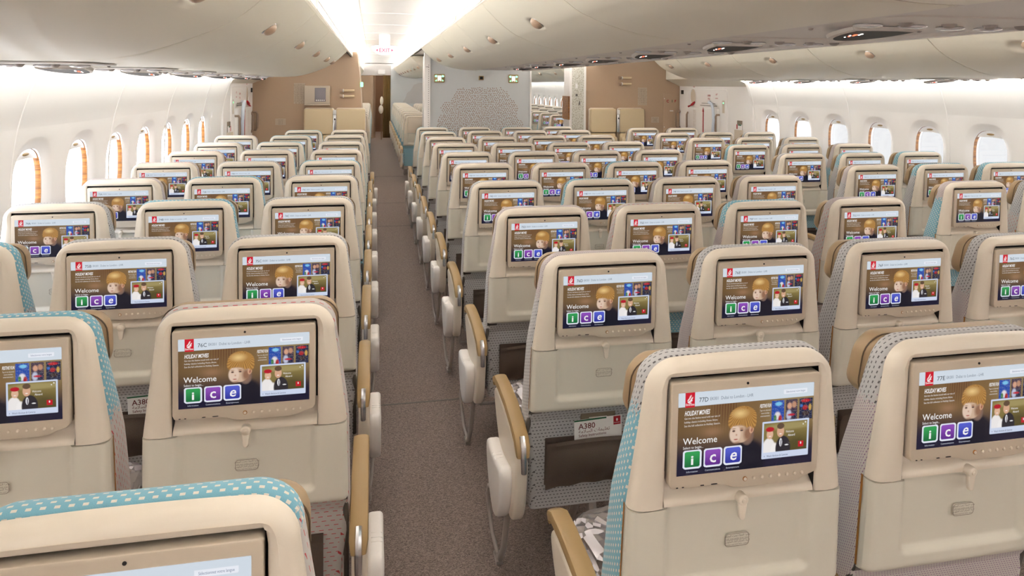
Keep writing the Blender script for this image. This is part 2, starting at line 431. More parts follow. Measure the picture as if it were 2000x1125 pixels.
def display_mesh():
    img = paint_display()
    j, i = np.mgrid[0:NY, 0:NX]
    co = np.zeros((NY*NX, 3)); co[:, 0] = (-SW/2 + SW*i/(NX-1)).ravel(); co[:, 2] = (-SH*j/(NY-1)).ravel()
    a = (j[:-1, :-1]*NX + i[:-1, :-1]).ravel(); faces = np.stack([a, a+NX, a+NX+1, a+1], 1)
    tv = []; tf = []; tcx = []
    def T(txt, u, v, h, col, w=None, **k):
        vs, fs = text_geo(txt, 1.0, **k); o = len(tv)
        x0, x1 = min(p[0] for p in vs), max(p[0] for p in vs); ks = h*SH/0.72
        kx = w*SW/(x1-x0) if w else ks
        vs = [(x*kx, y*ks) for x, y in vs]
        for x, y in vs: tv.append((-SW/2 + u*SW + x, -0.0004, -v*SH + y)); tcx.append(s2l(col))
        for f in fs: tf.append([t+o for t in f])
    W = (246, 244, 244)
    T('Emirates', 0.083, 0.155, 0.028, W, 0.060, align='CENTER', bold=0.01)
    T('EK001  Dubai to London - LHR', 0.225, 0.112, 0.040, (120, 128, 140), 0.315)
    T('Sélectionnez votre langue', 0.86, 0.102, 0.026, (110, 120, 150), 0.145, align='CENTER')
    T('HOLIDAY MOVIES', 0.045, 0.275, 0.058, W, 0.182, bold=0.02, shear=0.25)
    for k, (t, w) in enumerate((('Get into the festive mood with our mix of', 0.255), ('holiday classics including Home Alone.', 0.24), ('See the full collection in Holiday Season.', 0.258))):
        T(t, 0.045, 0.32+0.045*k, 0.024, (226, 222, 220), w, bold=0.004)
    T('Welcome', 0.04, 0.625, 0.082, W, 0.245, bold=0.004)
    T('Select to begin...', 0.04, 0.680, 0.033, W, 0.145)
    T('FESTIVE FUN', 0.635, 0.262, 0.045, W, 0.085, align='CENTER', bold=0.02, shear=0.2)
    for k, (t, w) in enumerate((('Tap in to discover', 0.082), ('more holiday', 0.06), ('entertainment.', 0.07))): T(t, 0.635, 0.305+0.035*k, 0.020, (226, 222, 220), w, align='CENTER')
    T('Welcome', 0.825, 0.60, 0.030, W, 0.062, align='CENTER'); T('Aboard', 0.838, 0.645, 0.030, W, 0.052, align='CENTER')
    T('Watch Airshow & Cameras', 0.655, 0.882, 0.026, (60, 64, 90), 0.16); T('\u25b8', 0.635, 0.882, 0.028, (40, 44, 60))
    T('i', 0.109, 0.872, 0.115, W, 0.018, align='CENTER', bold=0.02); T('c', 0.258, 0.868, 0.145, W, 0.045, align='CENTER', bold=0.012); T('e', 0.404, 0.868, 0.145, W, 0.048, align='CENTER', bold=0.012, shear=0.2)
    T('Information', 0.109, 0.968, 0.022, (200, 204, 220), 0.08, align='CENTER'); T('Communications', 0.258, 0.968, 0.022, (200, 204, 220), 0.11, align='CENTER'); T('Entertainment', 0.404, 0.968, 0.022, (200, 204, 220), 0.095, align='CENTER')
    return co, faces, img, tv, tf, tcx
def build_display():
    co, faces, img, tv, tf, tcx = display_mesh()
    n0 = len(co)
    verts = [tuple(p) for p in co] + tv
    fl = [tuple(int(q) for q in f) for f in faces] + [tuple(t+n0 for t in f) for f in tf]
    me = bpy.data.meshes.new('screen'); me.from_pydata(verts, [], fl); me.materials.append(M['screen'])
    cols = np.ones((len(verts), 4)); cols[:n0, :3] = img.reshape(-1, 3); cols[n0:, :3] = np.array(tcx)
    at = me.color_attributes.new('shown', 'FLOAT_COLOR', 'POINT'); at.data.foreach_set('color', cols.ravel()); me.update()
    return me
def number_mesh(t):
    vs, fs = text_geo(t, 1.0); x0, x1 = min(p[0] for p in vs), max(p[0] for p in vs)
    vs = [((x-x0)*0.066*SW/(x1-x0), y*0.056*SH/0.72) for x, y in vs]
    me = bpy.data.meshes.new('seat_number'); me.from_pydata([(-SW/2 + 0.147*SW + x, -0.0005, -0.122*SH + y) for x, y in vs], [], fs)
    me.materials.append(M['screen']); at = me.color_attributes.new('shown', 'FLOAT_COLOR', 'POINT')
    at.data.foreach_set('color', [v for _ in vs for v in (*s2l((52, 54, 62)), 1)]); me.update(); return me

# ------------------------------------------------------------------ passenger seat (origin: floor, below the monitor's top edge)
ZT = 1.10
TS = 0.075                         # lean of the shell
def sh(p):                         # (x, depth, z relative to monitor top) -> seat space, leaning back
    x, d, z = p; return (x, d - z*TS, ZT + z)
TM = 0.048
def shm(p):
    x, d, z = p; return (x, d - z*TM, ZT + z)
def hw(z): return interp(z, (-0.46, -0.25, -0.02), (0.2335, 0.2295, 0.199))
def u_path(zb, rad=0.062, top=0.038):
    """(outer, inner) points round the hood: up the left flank, across, down the right flank"""
    P = []
    zc = top - rad
    for k in range(12):
        z = zb + (zc - zb)*k/12; P.append(((-hw(z), z), (-0.1625, min(z, 0.0085))))
    w = hw(zc)
    for k in range(10):
        a = PI - PI/2*k/10
        P.append(((-(w-rad) + rad*math.cos(a)*1.0, zc + rad*math.sin(a)), (-0.1625 + 0.005*k/10, min(zc + 0.01 + k*0.004, 0.0085))))
    for k in range(17):
        x = -(w-rad) + 2*(w-rad)*k/16
        P.append(((x, top + 0.003*(1-(x/(w-rad))**2)), (x*0.1575/(w-rad), 0.0085)))
    L = P[:22]
    for (o, i) in reversed(L): P.append(((-o[0], o[1]), (-i[0], i[1])))
    return P

def build_seat_meshes():
    me = {}
    # hood
    mb = MB(); P = u_path(-0.2515); rings = []
    for o, i in P:
        ln = math.hypot(o[0]-i[0], o[1]-i[1]); row = []
        prof = [(0, 0.032), (0, 0.0045), (0.0015, 0.0012), (0.005, 0), (ln*0.35, -0.0025), (ln-0.024, -0.001), (ln-0.014, 0.0018), (ln-0.007, 0.0065), (ln-0.002, 0.013), (ln, 0.021), (ln, 0.030), (ln-0.012, 0.033)]
        for t, d in prof:
            f = max(0, min(1, t/ln)); row.append(sh((i[0]+(o[0]-i[0])*f, d, i[1]+(o[1]-i[1])*f)))
        rings.append(row)
    n = len(rings[0]); v = [p for r in rings for p in r]
    f = [(k*n+i, k*n+i+1, (k+1)*n+i+1, (k+1)*n+i) for k in range(len(rings)-1) for i in range(n-1)]
    f += [tuple(range(n)), tuple(reversed(range((len(rings)-1)*n, len(rings)*n)))]
    mb.add(v, f)
    for k in range((len(rings)-1)*(n-1)):
        if k % (n-1) == 0: mb.m[k] = 1
    me['hood'] = mb.mesh('upper_shell', [M['shell'], M['black']], ang=50)
    # dark bay behind the monitor
    mb = MB(); mb.box((-0.1625, 0, 0), (0.1625, 0.004, 0.205)); mb.v = [sh((x, 0.028 + y, 0.0095 - z)) for x, y, z in mb.v]
    me['bay'] = mb.mesh('monitor_recess', M['dark'], smooth=False)
    mb = MB(); slab(mb, rrect(-0.162, -0.25, 0.162, 0.009, 0.004, 2), -0.002, 0.03, 0.004, 2, 0, sh); me['filler'] = mb.mesh('plain_panel', M['shell'])
    # ledge with curled lip under the monitor
    def lip(s, t):
        x = -0.161 + 0.322*s; z = -0.19 - 0.0615*t
        arch = 0.008*math.exp(-(x/0.035)**2)
        d = 0.024 - 0.021*ss(-0.222+arch, -0.246+arch*0.5, z)
        return sh((x, d, z))
    mb = MB(); mb.grid(40, 14, lip); mb.box((-0.161, 0, 0), (0.161, 0.025, 0.004))
    mb.v[-8:] = [sh((x, 0.004 + y, -0.2515 + z*0.5)) for x, y, z in mb.v[-8:]]
    me['ledge'] = mb.mesh('ledge', M['shell'])
    # monitor
    out = []
    W, H = 0.158, 0.2093
    r = 0.006
    for cx, cz, a in ((W-r, -r, 0), (-W+r, -r, 90)):
        for k in range(5):
            t = math.radians(a+90*k/4); out.append((cx+r*math.cos(t), cz+r*math.sin(t)))
    out += [(-W, -H+0.012), (-W+0.004, -H+0.003), (-W+0.01, -H+0.001), (-0.055, -H+0.001), (-0.04, -H-0.002), (-0.025, -H-0.008), (-0.005, -H-0.010), (0.1, -H-0.010), (0.118, -H-0.007), (0.13, -H-0.001), (0.14, -H+0.002), (W-0.006, -H+0.006), (W, -H+0.014)]
    mb = MB(); slab(mb, out, -0.0055, 0.020, 0.0025, 3, 0, shm)
    me['monitor'] = mb.mesh('monitor', M['bezel'], ang=30)
    disp = build_display()
    for v_ in disp.vertices:
        x, y, z = v_.co; v_.co = shm((x, -0.0062 + y, -0.0195 + z))
    me['screen'] = disp
    mb = MB(); pts = [(0.0026*math.cos(2*PI*k/14), -0.0105 + 0.0026*math.sin(2*PI*k/14)) for k in range(14)]
    slab(mb, pts, -0.0068, -0.005, 0.0004, 1, 0, shm); me['lens'] = mb.mesh('camera_lens', M['black'])
    mb = MB(); mb2 = MB()
    for q_, r0, mi in ((mb, 0.0038, 0), (mb2, 0.0048, 1)):
        slab(q_, [(r0*math.cos(2*PI*q/12), r0*math.sin(2*PI*q/12)) for q in range(12)], -0.0018, 0.0005, 0.0008, 2, mi)
        slab(q_, [((r0-.0014)*math.cos(2*PI*q/12), (r0-.0014)*math.sin(2*PI*q/12)) for q in range(12)], -0.0026, 0.0005, 0.0004, 1, 2)
    me['button'] = mb.mesh('control_button', [M['bezel'], M['amber'], M['shell']]); me['power'] = mb2.mesh('control_button', [M['bezel'], M['amber'], M['shell']])
    mb = MB(); slab(mb, rrect(-0.003, -0.0015, 0.003, 0.0015, 0.0014, 3), -0.0010, 0.0005, 0.0003, 1); me['jack'] = mb.mesh('audio_jack', M['black'])
    # table latch
    mb = MB()
    slab(mb, [(0.0115*math.cos(2*PI*q/20), -0.247 + 0.0115*math.sin(2*PI*q/20)) for q in range(20)], -0.012, 0.01, 0.004, 3, 0, sh)
    slab(mb, [(0.010, -0.245), (-0.010, -0.245), (-0.0065, -0.283), (-0.003, -0.288), (0.003, -0.288), (0.0065, -0.283)], -0.0105, -0.001, 0.003, 3, 0, sh)
    slab(mb, [(0.0045*math.cos(2*PI*q/12), -0.247 + 0.0045*math.sin(2*PI*q/12)) for q in range(12)], -0.014, -0.01, 0.001, 2, 0, sh)
    me['latch'] = mb.mesh('table_latch', M['shell'])
    # lower panel with the recessed table
    zt, zb = -0.2545, -0.455
    def low(s, t):
        z = zt + (zb-zt)*t; w = hw(z)
        x = (s*2-1)*w
        e = w - abs(x); eb = z - zb
        # rounded bottom corners
        r_ = 0.02
        if eb < r_ and e < r_:
            pass
        d = 0.0
        for q in (e, eb):
            if q < 0.018: d += 0.016*(1-math.sqrt(max(0, 1-((0.018-q)/0.018)**2)))
        qx = abs(x) - 0.140; qz = (zb + 0.055) - z
        dist = math.hypot(max(qx, 0), max(qz, 0)) if (qx > 0 or qz > 0) else max(qx, qz)
        d += 0.015*(1-ss(0.004, 0.020, dist))
        d -= 0.002*math.cos(x/w*PI/2)
        return sh((x, d, z))
    def cluster(n_):   # denser near ends
        return n_
    mb = MB(); nx, nz = 90, 56
    mb.grid(nx, nz, lambda s, t: low(s, t))
    # side walls forward
    def edge_pts():
        P = [low(0, t/(nz-1)) for t in range(nz)] + [low(s/(nx-1), 1) for s in range(1, nx)] + [low(1, 1-t/(nz-1)) for t in range(1, nz)]
        return P
    ep = edge_pts(); back = []
    cen = (0, 0, ZT - 0.33)
    for p in ep: back.append((p[0], 0.034 - (p[2]-ZT)*TS, p[2]))
    mb.rings([ep, back], 0, False, False, closed=False)
    top = [low(s/(nx-1), 0) for s in range(nx)]; mb.rings([[(p[0], 0.032 - (p[2]-ZT)*TS, p[2]) for p in top], top], 0, False, False, closed=False)
    me['table'] = mb.mesh('tray_table', M['shell2'], ang=50)
    # placard
    mb = MB(); slab(mb, rrect(-0.026, -0.352, 0.026, -0.325, 0.007, 4), 0.0065, 0.0088, 0.0006, 1, 0, sh)
    for k in range(2):
        pr = inset(rrect(-0.026, -0.352, 0.026, -0.325, 0.007, 4), 0.0006*0)
    pr = rrect(-0.026, -0.352, 0.026, -0.325, 0.007, 4); pi_ = inset(pr, 0.001)
    mb.rings([[sh((x, 0.0061, z)) for x, z in pr], [sh((x, 0.0061, z)) for x, z in pi_]], 1, False, False)
    mb.add([sh((-0.024, 0.0062, -0.3382)), sh((0.024, 0.0062, -0.3382)), sh((0.024, 0.0062, -0.3387)), sh((-0.024, 0.0062, -0.3387))], [(0, 1, 2, 3)], 1)
    A1 = '\ufe96\ufea4\ufe97'; 
    AR1 = '\ufeaa\ufecc\ufed8\ufee4\ufedf\ufe8d ' + A1 + ' \ufe93\ufe8e\ufea0\ufee8\ufedf\ufe8d \ufe93\ufeae\ufe98\ufeb3'
    AR2 = '\ufeb1\ufeee\ufee0\ufea0\ufedf\ufe8d \ufe80\ufe8e\ufee8\ufe9b\ufe83 \ufee1\ufe8d\ufeb0\ufea4\ufedf\ufe8d \ufec2\ufe91\ufead\ufe8d'
    for k, (t, s_) in enumerate(((AR1, 0.0058), ('Life vest under your seat', 0.0047), (AR2, 0.0058), ('Fasten seat belt while seated', 0.0042))):
        put_text(mb, t, lambda x, y, k=k: sh((x, 0.0060, -0.3315 - 0.0056*k - (0.0008 if k > 1 else 0) + y)), s_, 1, align='CENTER', res=1)
    me['placard'] = mb.mesh('placard', [M['shell2'], M['ink2']], smooth=False)
    # amber edge between shell and cover
    mb = MB(); P = [((hw(z)+0.0015), z) for z in np.linspace(-0.25, -0.45, 8)]
    for a, b in zip(P[:-1], P[1:]):
        mb.add([sh((a[0], 0.030, a[1])), sh((a[0], 0.0365, a[1])), sh((b[0], 0.0365, b[1])), sh((b[0], 0.030, b[1]))], [(3, 2, 1, 0)])
    me['trim'] = mb.mesh('edge_trim', M['amber'])
    # back cushion with woven cover
    def cover_outline(g, top, zb=-0.80):
        pts = []; rad = 0.06; zc = top - rad
        for k in range(16):
            z = zb + (zc-zb)*k/16; pts.append((-(hw(z)+g) if z > -0.46 else -(0.2335+g-0.02*ss(-0.5, -0.7, z)), z))
        w = hw(zc)+g
        for k in range(10):
            a = PI - PI/2*k/10; pts.append((-(w-rad)+rad*math.cos(a), zc+rad*math.sin(a)))
        for k in range(13): pts.append((-(w-rad)+2*(w-rad)*k/12, top))
        L = pts[:26]; pts += [(-x, z) for x, z in reversed(L)]
        return pts
    base = cover_outline(-0.001, 0.0385); n = len(base)
    peri = [0]
    for a, b in zip(base[:-1], base[1:]): peri.append(peri[-1]+math.hypot(b[0]-a[0], b[1]-a[1]))
    def thick(z): return interp(z, (-0.8, -0.62, -0.35, -0.1, 0.05), (0.145, 0.150, 0.115, 0.068, 0.044))
    rings = []; uv = []
    for d, ins in ((0.0, 0.012), (0.002, 0.003), (0.008, -0.002), (0.3, -0.004), (0.6, -0.0035), (0.85, 0.001), (0.96, 0.009), (1.0, 0.022), (1.02, 0.06)):
        q = inset(base, -ins); q[0] = (base[0][0] + ins, base[0][1]); q[-1] = (base[-1][0] - ins, base[-1][1])
        row = []
        for k, (x, z) in enumerate(q):
            dd = 0.032 + (0.028*ss(-0.455, -0.475, z)*(1-min(1, d))) + (d if d < 0.01 else d*thick(z)); row.append(sh((x, dd, z))); uv.append((peri[k], dd + 0.25*z))
        rings.append(row)
    mb = MB()
    nn = len(rings[0]); v = [p for r in rings for p in r]
    f = [(k*nn+i, k*nn+i+1, (k+1)*nn+i+1, (k+1)*nn+i) for k in range(len(rings)-1) for i in range(nn-1)]
    f = [tuple(reversed(q)) for q in f]
    mb.add(v, f, 0, uv)
    for rw, rev in ((rings[0], False), (rings[-1], True)):   # aft and front faces as rows
        h = nn//2
        for i in range(h):
            a, b, c, d_ = rw[i], rw[i+1], rw[nn-2-i], rw[nn-1-i]
            q = [a, b, c, d_]; uvq = [(p[0], p[2]) for p in q]
            mb.add(q, [(3, 2, 1, 0) if rev else (0, 1, 2, 3)], 0, uvq)
    me['cover'] = mb.mesh('back_cushion', M['fabric'], ang=60)
    # headrest
    mb = MB(); o = rrect(-0.205, -0.130, 0.205, 0.020, 0.05, 7); rings = []
    for d, ins in ((0.0, 0.018), (0.006, 0.004), (0.016, 0.0), (0.040, 0.0), (0.052, 0.003), (0.062, 0.012), (0.066, 0.028), (0.068, 0.06)):
        rings.append([sh((x, 0.068 - z*0.14 + d + 0.004*math.sin(x*40+z*30), z)) for x, z in inset(o, ins)])
    mb.rings([list(reversed(r)) for r in rings], 0)
    sm = inset(o, -0.0008); mb.tube([sh((x, 0.068 - z*0.14 + 0.012, z)) for x, z in sm + sm[:1]], 0.0016, 6, 1)
    me['headrest'] = mb.mesh('headrest', [M['leather'], M['seam']], ang=60)
    # seat cushion
    def cush(w, y0, y1, z0, z1):
        mb = MB(); o = rrect(y0, z0, y1, z1, 0.04, 6); rings = []; uv = []
        xs = ((-w+0.012, 0.03), (-w+0.003, 0.008), (-w, 0.0), (-w*0.6, -0.006), (0, -0.002), (w*0.6, -0.006), (w, 0.0), (w-0.003, 0.008), (w-0.012, 0.03))
        pr = [0]
        for a, b in zip(o[:-1], o[1:]): pr.append(pr[-1]+math.hypot(b[0]-a[0], b[1]-a[1]))
        for x, ins in xs:
            rings.append([(x, y, z) for y, z in inset(o, ins)]); uv += [(pr[k], x) for k in range(len(o))]
        mb.rings(rings, 0, uv=uv); return mb
    me['cushion'] = cush(0.222, 0.13, 0.60, 0.33, 0.47).mesh('seat_cushion', M['fabric'], ang=60)
    # hinge tube under the shell
    mb = MB(); mb.tube([(-0.232, 0.085, 0.640), (0.232, 0.085, 0.640)], 0.009, 10)
    for s_ in (-1, 1):
        mb.tube([(s_*0.19, 0.085, 0.640), (s_*0.232, 0.085, 0.640)], 0.015, 12)
        mb.tube([(s_*0.224, 0.085, 0.640), (s_*0.226, 0.10, 0.60), (s_*0.226, 0.125, 0.50), (s_*0.226, 0.17, 0.36)], 0.008, 8)
    me['hinge'] = mb.mesh('hinge_bar', M['greyd'])
    # legs
    mb = MB(); mb.tube([(0, 0.17, 0.335), (0, 0.06, 0.012)], 0.017, 8); mb.box((-0.03, 0.03, 0), (0.03, 0.10, 0.014)); me['leg_rear'] = mb.mesh('leg', M['grey'])
    mb = MB(); mb.tube([(0, 0.22, 0.335), (0, 0.44, 0.012)], 0.015, 8); mb.box((-0.03, 0.40, 0), (0.03, 0.48, 0.014)); me['leg_front'] = mb.mesh('leg', M['grey'])
    mb = MB(); mb.tube([(-0.23, 0.20, 0.318), (0.23, 0.20, 0.318)], 0.013, 8); mb.tube([(-0.23, 0.46, 0.318), (0.23, 0.46, 0.318)], 0.013, 8); mb.tube([(-0.2, 0.47, 0.11), (0.2, 0.47, 0.11)], 0.008, 8); [mb.tube([(q, 0.20, 0.318), (q, 0.46, 0.318), (q, 0.47, 0.11)], 0.009, 8) for q in (-0.2, 0.2)]; me['frame'] = mb.mesh('seat_frame', M['grey'])
    # literature pocket
    def pk(s, t):
        x = -0.172 + 0.344*s; z = -0.565 - 0.155*t
        d = 0.052 - 0.026*math.sin(PI*min(t*1.1, 1))*math.cos((x)/0.172*PI/2*0.9) - (0.008 if t < 0.12 else 0) + 0.0035*math.sin(x*75+t*5)*t - (0.003 if t < 0.16 else 0)
        return sh((x, d - 0.006, z + 0.01*math.cos(x*9) - 0.01))
    mb = MB(); mb.grid(40, 16, pk); mb.box((-0.172, 0, 0), (0.172, 0.003, 0.155)); mb.v[-8:] = [sh((x, 0.056+y, -0.565-z)) for x, y, z in mb.v[-8:]]
    me['pocket'] = mb.mesh('literature_pocket', M['pocket'])
    return me

M['ink2'] = M['grey_ink']
ME = build_seat_meshes()

# armrest meshes (arm centred at x=0, outward = -x)
def arm_meshes():
    o = {}
    path = [(0.030, 0.520), (0.034, 0.548), (0.055, 0.566), (0.12, 0.585), (0.22, 0.602), (0.34, 0.607), (0.42, 0.602), (0.452, 0.586), (0.458, 0.570)]
    mb = MB(); rings = []
    for k, (y, z) in enumerate(path):
        a = path[min(k+1, len(path)-1)]; b = path[max(k-1, 0)]; ty, tz = a[0]-b[0], a[1]-b[1]; L = math.hypot(ty, tz); ny, nz = -tz/L, ty/L
        w = 0.0235 - (0.004 if k in (0, 8) else 0); h = 0.012
        rings.append([(x, y+ny*hh, z+nz*hh) for x, hh in ((-w, -h), (-w, h*0.2), (-w*0.9, h*0.75), (-w*0.6, h), (0, h*1.1), (w*0.6, h), (w*0.9, h*0.75), (w, h*0.2), (w, -h))])
    mb.rings([list(reversed(r)) for r in rings]); o['pad'] = mb.mesh('arm_pad', M['pad'])
    mb = MB(); mb.tube([(0, 0.014, 0.478), (0, 0.0175, 0.52), (0, 0.024, 0.553), (0, 0.044, 0.577)], [0.0085, 0.0095, 0.0105, 0.009], 8); o['clip'] = mb.mesh('recline_button', M['chrome'])
    # shroud: thick rounded side panel
    def outline(pts, n=4):   # chaikin smoothing
        for _ in range(n):
            q = []
            for i in range(len(pts)):
                a, b = pts[i], pts[(i+1) % len(pts)]; q += [(a[0]*.75+b[0]*.25, a[1]*.75+b[1]*.25), (a[0]*.25+b[0]*.75, a[1]*.25+b[1]*.75)]
            pts = q
        return pts
    sidep = outline([(0.028, 0.515), (0.03, 0.45), (0.055, 0.33), (0.11, 0.27), (0.17, 0.29), (0.27, 0.38), (0.40, 0.50), (0.435, 0.575), (0.34, 0.588), (0.14, 0.570), (0.05, 0.550)], 3)
    def xslab(pts, x0, x1, r):
        mb2 = MB(); rings = []
        for k in range(5):
            a = PI/2*k/4; rings.append([(x0 + r*(1-math.sin(a)), y, z) for y, z in inset(pts, -0.0 + r*(1-math.cos(PI/2-a)) if False else r*(1-math.sin(a)) )] )
        rings = []
        for k in range(5):
            a = PI/2*k/4; rings.append([(x0 + r*(1-math.cos(a)), y, z) for y, z in inset(pts, r*(1-math.sin(a)))])
        for k in range(5):
            a = PI/2*k/4; rings.append([(x1 - r*(1-math.sin(a)), y, z) for y, z in inset(pts, r*(1-math.cos(a)))])
        mb2.rings(rings); return mb2
    mb = xslab(sidep, -0.023, 0.017, 0.012); o['shroud'] = mb.mesh('arm_shroud', M['shell'], ang=50)
    con = outline([(0.09, 0.47), (0.12, 0.33), (0.19, 0.265), (0.27, 0.30), (0.335, 0.39), (0.33, 0.455), (0.25, 0.44), (0.17, 0.452)], 2)
    mb = xslab([(y*1.12-0.03, z*1.08-0.045) for y, z in con], -0.064, -0.018, 0.013)
    for k in range(5): mb.tube([(-0.060, 0.19+0.024*k, 0.437-0.003*k), (-0.030, 0.19+0.024*k, 0.439-0.003*k)], 0.0022, 6)
    o['console'] = mb.mesh('side_console', M['white'], ang=50)
    mb = MB()
    mb.tube([(-0.006, 0.20, 0.33), (-0.012, 0.215, 0.22), (-0.016, 0.25, 0.10), (-0.018, 0.30, 0.03), (-0.018, 0.34, 0.012)], 0.0105, 10)
    mb.tube([(-0.018, 0.34, 0.012), (-0.030, 0.40, 0.06), (-0.040, 0.45, 0.17), (-0.036, 0.44, 0.205), (-0.010, 0.36, 0.215), (0.02, 0.30, 0.215)], 0.0075, 10)
    mb.box((-0.03, 0.31, 0), (-0.006, 0.37, 0.012))
    o['loop'] = mb.mesh('foot_rail', M['grey'])
    return o
AM = arm_meshes()

def details(mo):
    for k, x in enumerate((0.0, 0.019, 0.037, 0.055, 0.073, 0.091, 0.108, 0.124)):
        link('control_button', ME['power' if k == 0 else 'button'], mo).location = shm((x, -0.0054, -0.2015))
    for x, w in ((-0.142, 1), (-0.130, 1), (-0.090, 1.8), (-0.065, 3)):
        j = link('audio_jack', ME['jack'], mo); j.location = shm((x, -0.0054, -0.205)); j.scale = (w*0.75, 1, 0.6)
def seat_proto(kind, arm_left='inner', arm_right=None, near=False):
    t = empty('passenger_seat')
    link('upper_shell', ME['hood'], t); link('tray_table', ME['table'], t); link('table_latch', ME['latch'], t)
    
    link('leg', ME['leg_rear'], t); link('leg', ME['leg_front'], t); link('seat_frame', ME['frame'], t); link('seat_cushion', ME['cushion'], t)
    if kind == 'plain': link('plain_panel', ME['filler'], t)
    if kind == 'full':
        link('monitor_recess', ME['bay'], t); link('ledge', ME['ledge'], t); link('placard', ME['placard'], t)
        mo = link('monitor', ME['monitor'], t); link('screen', ME['screen'], mo); link('camera_lens', ME['lens'], mo); details(mo) if near else None
        link('edge_trim', ME['trim'], t); link('edge_trim', ME['trim'], t).scale = (-1, 1, 1); link('literature_pocket', ME['pocket'], t)
        link('hinge_bar', ME['hinge'], t)
    link('back_cushion', ME['cover'], t); link('headrest', ME['headrest'], t)
    for side, k in ((-1, arm_left), (1, arm_right)):
        if not k: continue
        a = link('armrest', AM['shroud'], t); a.location = (side*0.260, 0, 0); a.scale = (-side, 1, 1)
        link('arm_pad', AM['pad'], a); link('recline_button', AM['clip'], a)
        if k == 'aisle':
            link('side_console', AM['console'], a); r = link('foot_rail', AM['loop'], t); r.location = (side*0.260, 0, 0); r.scale = (-side, 1, 1)
    return t
PR = {}
def get_proto(al, ar, near=False):
    key = (al, ar, near)
    if key not in PR: PR[key] = [seat_proto('full', al, ar, near), False]
    p = PR[key]
    if not p[1]: p[1] = True; return p[0]
    return copy_tree(p[0])

COLX = dict(A=-1.3379, B=-0.8169, C=-0.2894, D=0.7171, E=1.2475, F=1.7736, G=2.3026, H=3.3127, J=3.8475, K=4.3819)
BL = {'A': ('left block', 0.9063, 0.7867), 'D': ('centre block', 1.2293, 0.8128), 'H': ('right block', 0.8748, 0.7951)}
CN = dict(A='window column', B='middle column', C='aisle column', D='left aisle column', E='inner left column', F='inner right column', G='right aisle column', H='aisle column', J='middle column', K='window column')
ORD = ['', 'first', 'second', 'third', 'fourth', 'fifth', 'sixth', 'seventh', 'eighth', 'ninth', 'tenth']
rows = dict(A=range(69, 76), B=range(68, 77), C=range(68, 78), D=range(68, 78), E=range(68, 78), F=range(68, 77), G=range(68, 77), H=range(68, 75), J=range(68, 75), K=range(69, 74))
DX = {('B', 68): 0.047, ('H', 68): -0.03, ('J', 68): -0.05, ('G', 68): 0.015, ('F', 68): 0.013, ('C', 68): 0.016}
DZ = {('C', 75): -0.006, ('D', 73): 0.005, ('D', 68): -0.008, ('E', 68): -0.008, ('F', 68): -0.009, ('G', 68): -0.008, ('D', 69): -0.006, ('D', 70): -0.006, ('E', 70): -0.005, ('H', 69): -0.006, ('A', 69): 0.004, ('B', 71): 0.004}
PAT = {'C77': (.1, .4, .9), 'B76': (.1, .4, .25), 'C76': (.4, .4, .5), 'A75': (.1, .6, .3), 'B75': (.6, .6, .5), 'C75': (.6, .6, .2), 'A74': (.6, .6, .2), 'B74': (.1, .1, .2), 'C74': (.6, .6, .6), 'B73': (.1, .1, .1), 'D77': (.6, .1, .7), 'E77': (.6, .9, .6),
       'D76': (.9, .4, .6), 'E76': (.6, .9, .5), 'F76': (.6, .6, .5), 'G76': (.6, .9, .4), 'F75': (.1, .9, .7), 'G75': (.9, .4, .9), 'H74': (.9, .1, .75), 'J73': (.1, .6, .8), 'H73': (.9, .6, .7), 'J72': (.1, .6, .7), 'F73': (.1, .6, .8)}
PATN = {.1: 'blue spotted', .4: 'red dashed', .6: 'grey flecked', .9: 'purple flecked'}
last_row = dict(A=75, B=76, C=77, D=77, E=77, F=76, G=76, H=74, J=74, K=73)
NUM = []
ODD = {('A', 75): 'cream seat cut off by the left edge, beside the seat with screen reading 75B', ('B', 76): 'cream seat with blue spotted cover at the left edge, beside the seat reading 76C',
       ('C', 77): 'nearest cream seat at the bottom left, blue spotted cover, only its top showing', ('J', 74): 'cream seat cut off by the right edge, right of the nearest right block seat'}
for c in 'ABCDEFGHJK':
    blk = 'A' if c in 'ABC' else ('D' if c in 'DEFG' else 'H'); bn, Y0, P = BL[blk]
    al = 'aisle' if c in 'DH' else ('inner' if c in 'EFGJKA' else None)
    ar = {'C': 'aisle', 'G': 'aisle', 'A': 'inner', 'B': 'inner', 'K': 'inner'}.get(c)
    if c == 'A': al = None
    for r in rows[c]:
        s = get_proto(None if (c, r) == ('J', 68) else al, None if (c, r) == ('B', 68) else ar, r >= 74)
        dz = DZ.get((c, r), 0)
        s.location = (COLX[c] + DX.get((c, r), 0), Y0 + (77-r)*P, 0); s.scale = (1, 1, 1 + dz/ZT)
        rnd = random.Random(f'{c}{r}')
        pat = PAT.get(f'{c}{r}', (rnd.choice((.1, .6, .6, .9, .4)), rnd.choice((.4, .6, .9, .1)), rnd.random()*.9))
        hz = rnd.choice((0, 0.004, 0.010, -0.002, 0.006))
        if f'{c}{r}' in ('E77', 'C76'): hz = 0.012
        if f'{c}{r}' == 'C77': hz = -0.012
        if f'{c}{r}' == 'D77': hz = 0.0
        if c == 'D' and r < 77: pat = (pat[0], .6, pat[2])
        for ch in s.children:
            if ch.name.startswith(('back_cushion', 'seat_cushion')): ch.color = (*pat, 1)
            if ch.name.startswith('headrest'): ch.location.z = hz
        if (c, r) in ODD: lab = ODD[(c, r)]
        elif r >= 75: lab = f'cream seat with lit screen reading {r}{c}, {PATN[pat[0]]} cover, {bn} {CN[c]}'
        else: lab = f'cream seat with lit screen, {bn} {CN[c]}, {ORD[r-67]} row from the front bulkhead'
        tag(s, lab, 'seat', 'passenger seats with lit screens'); NUM.append((s, f'{r}{c}'))
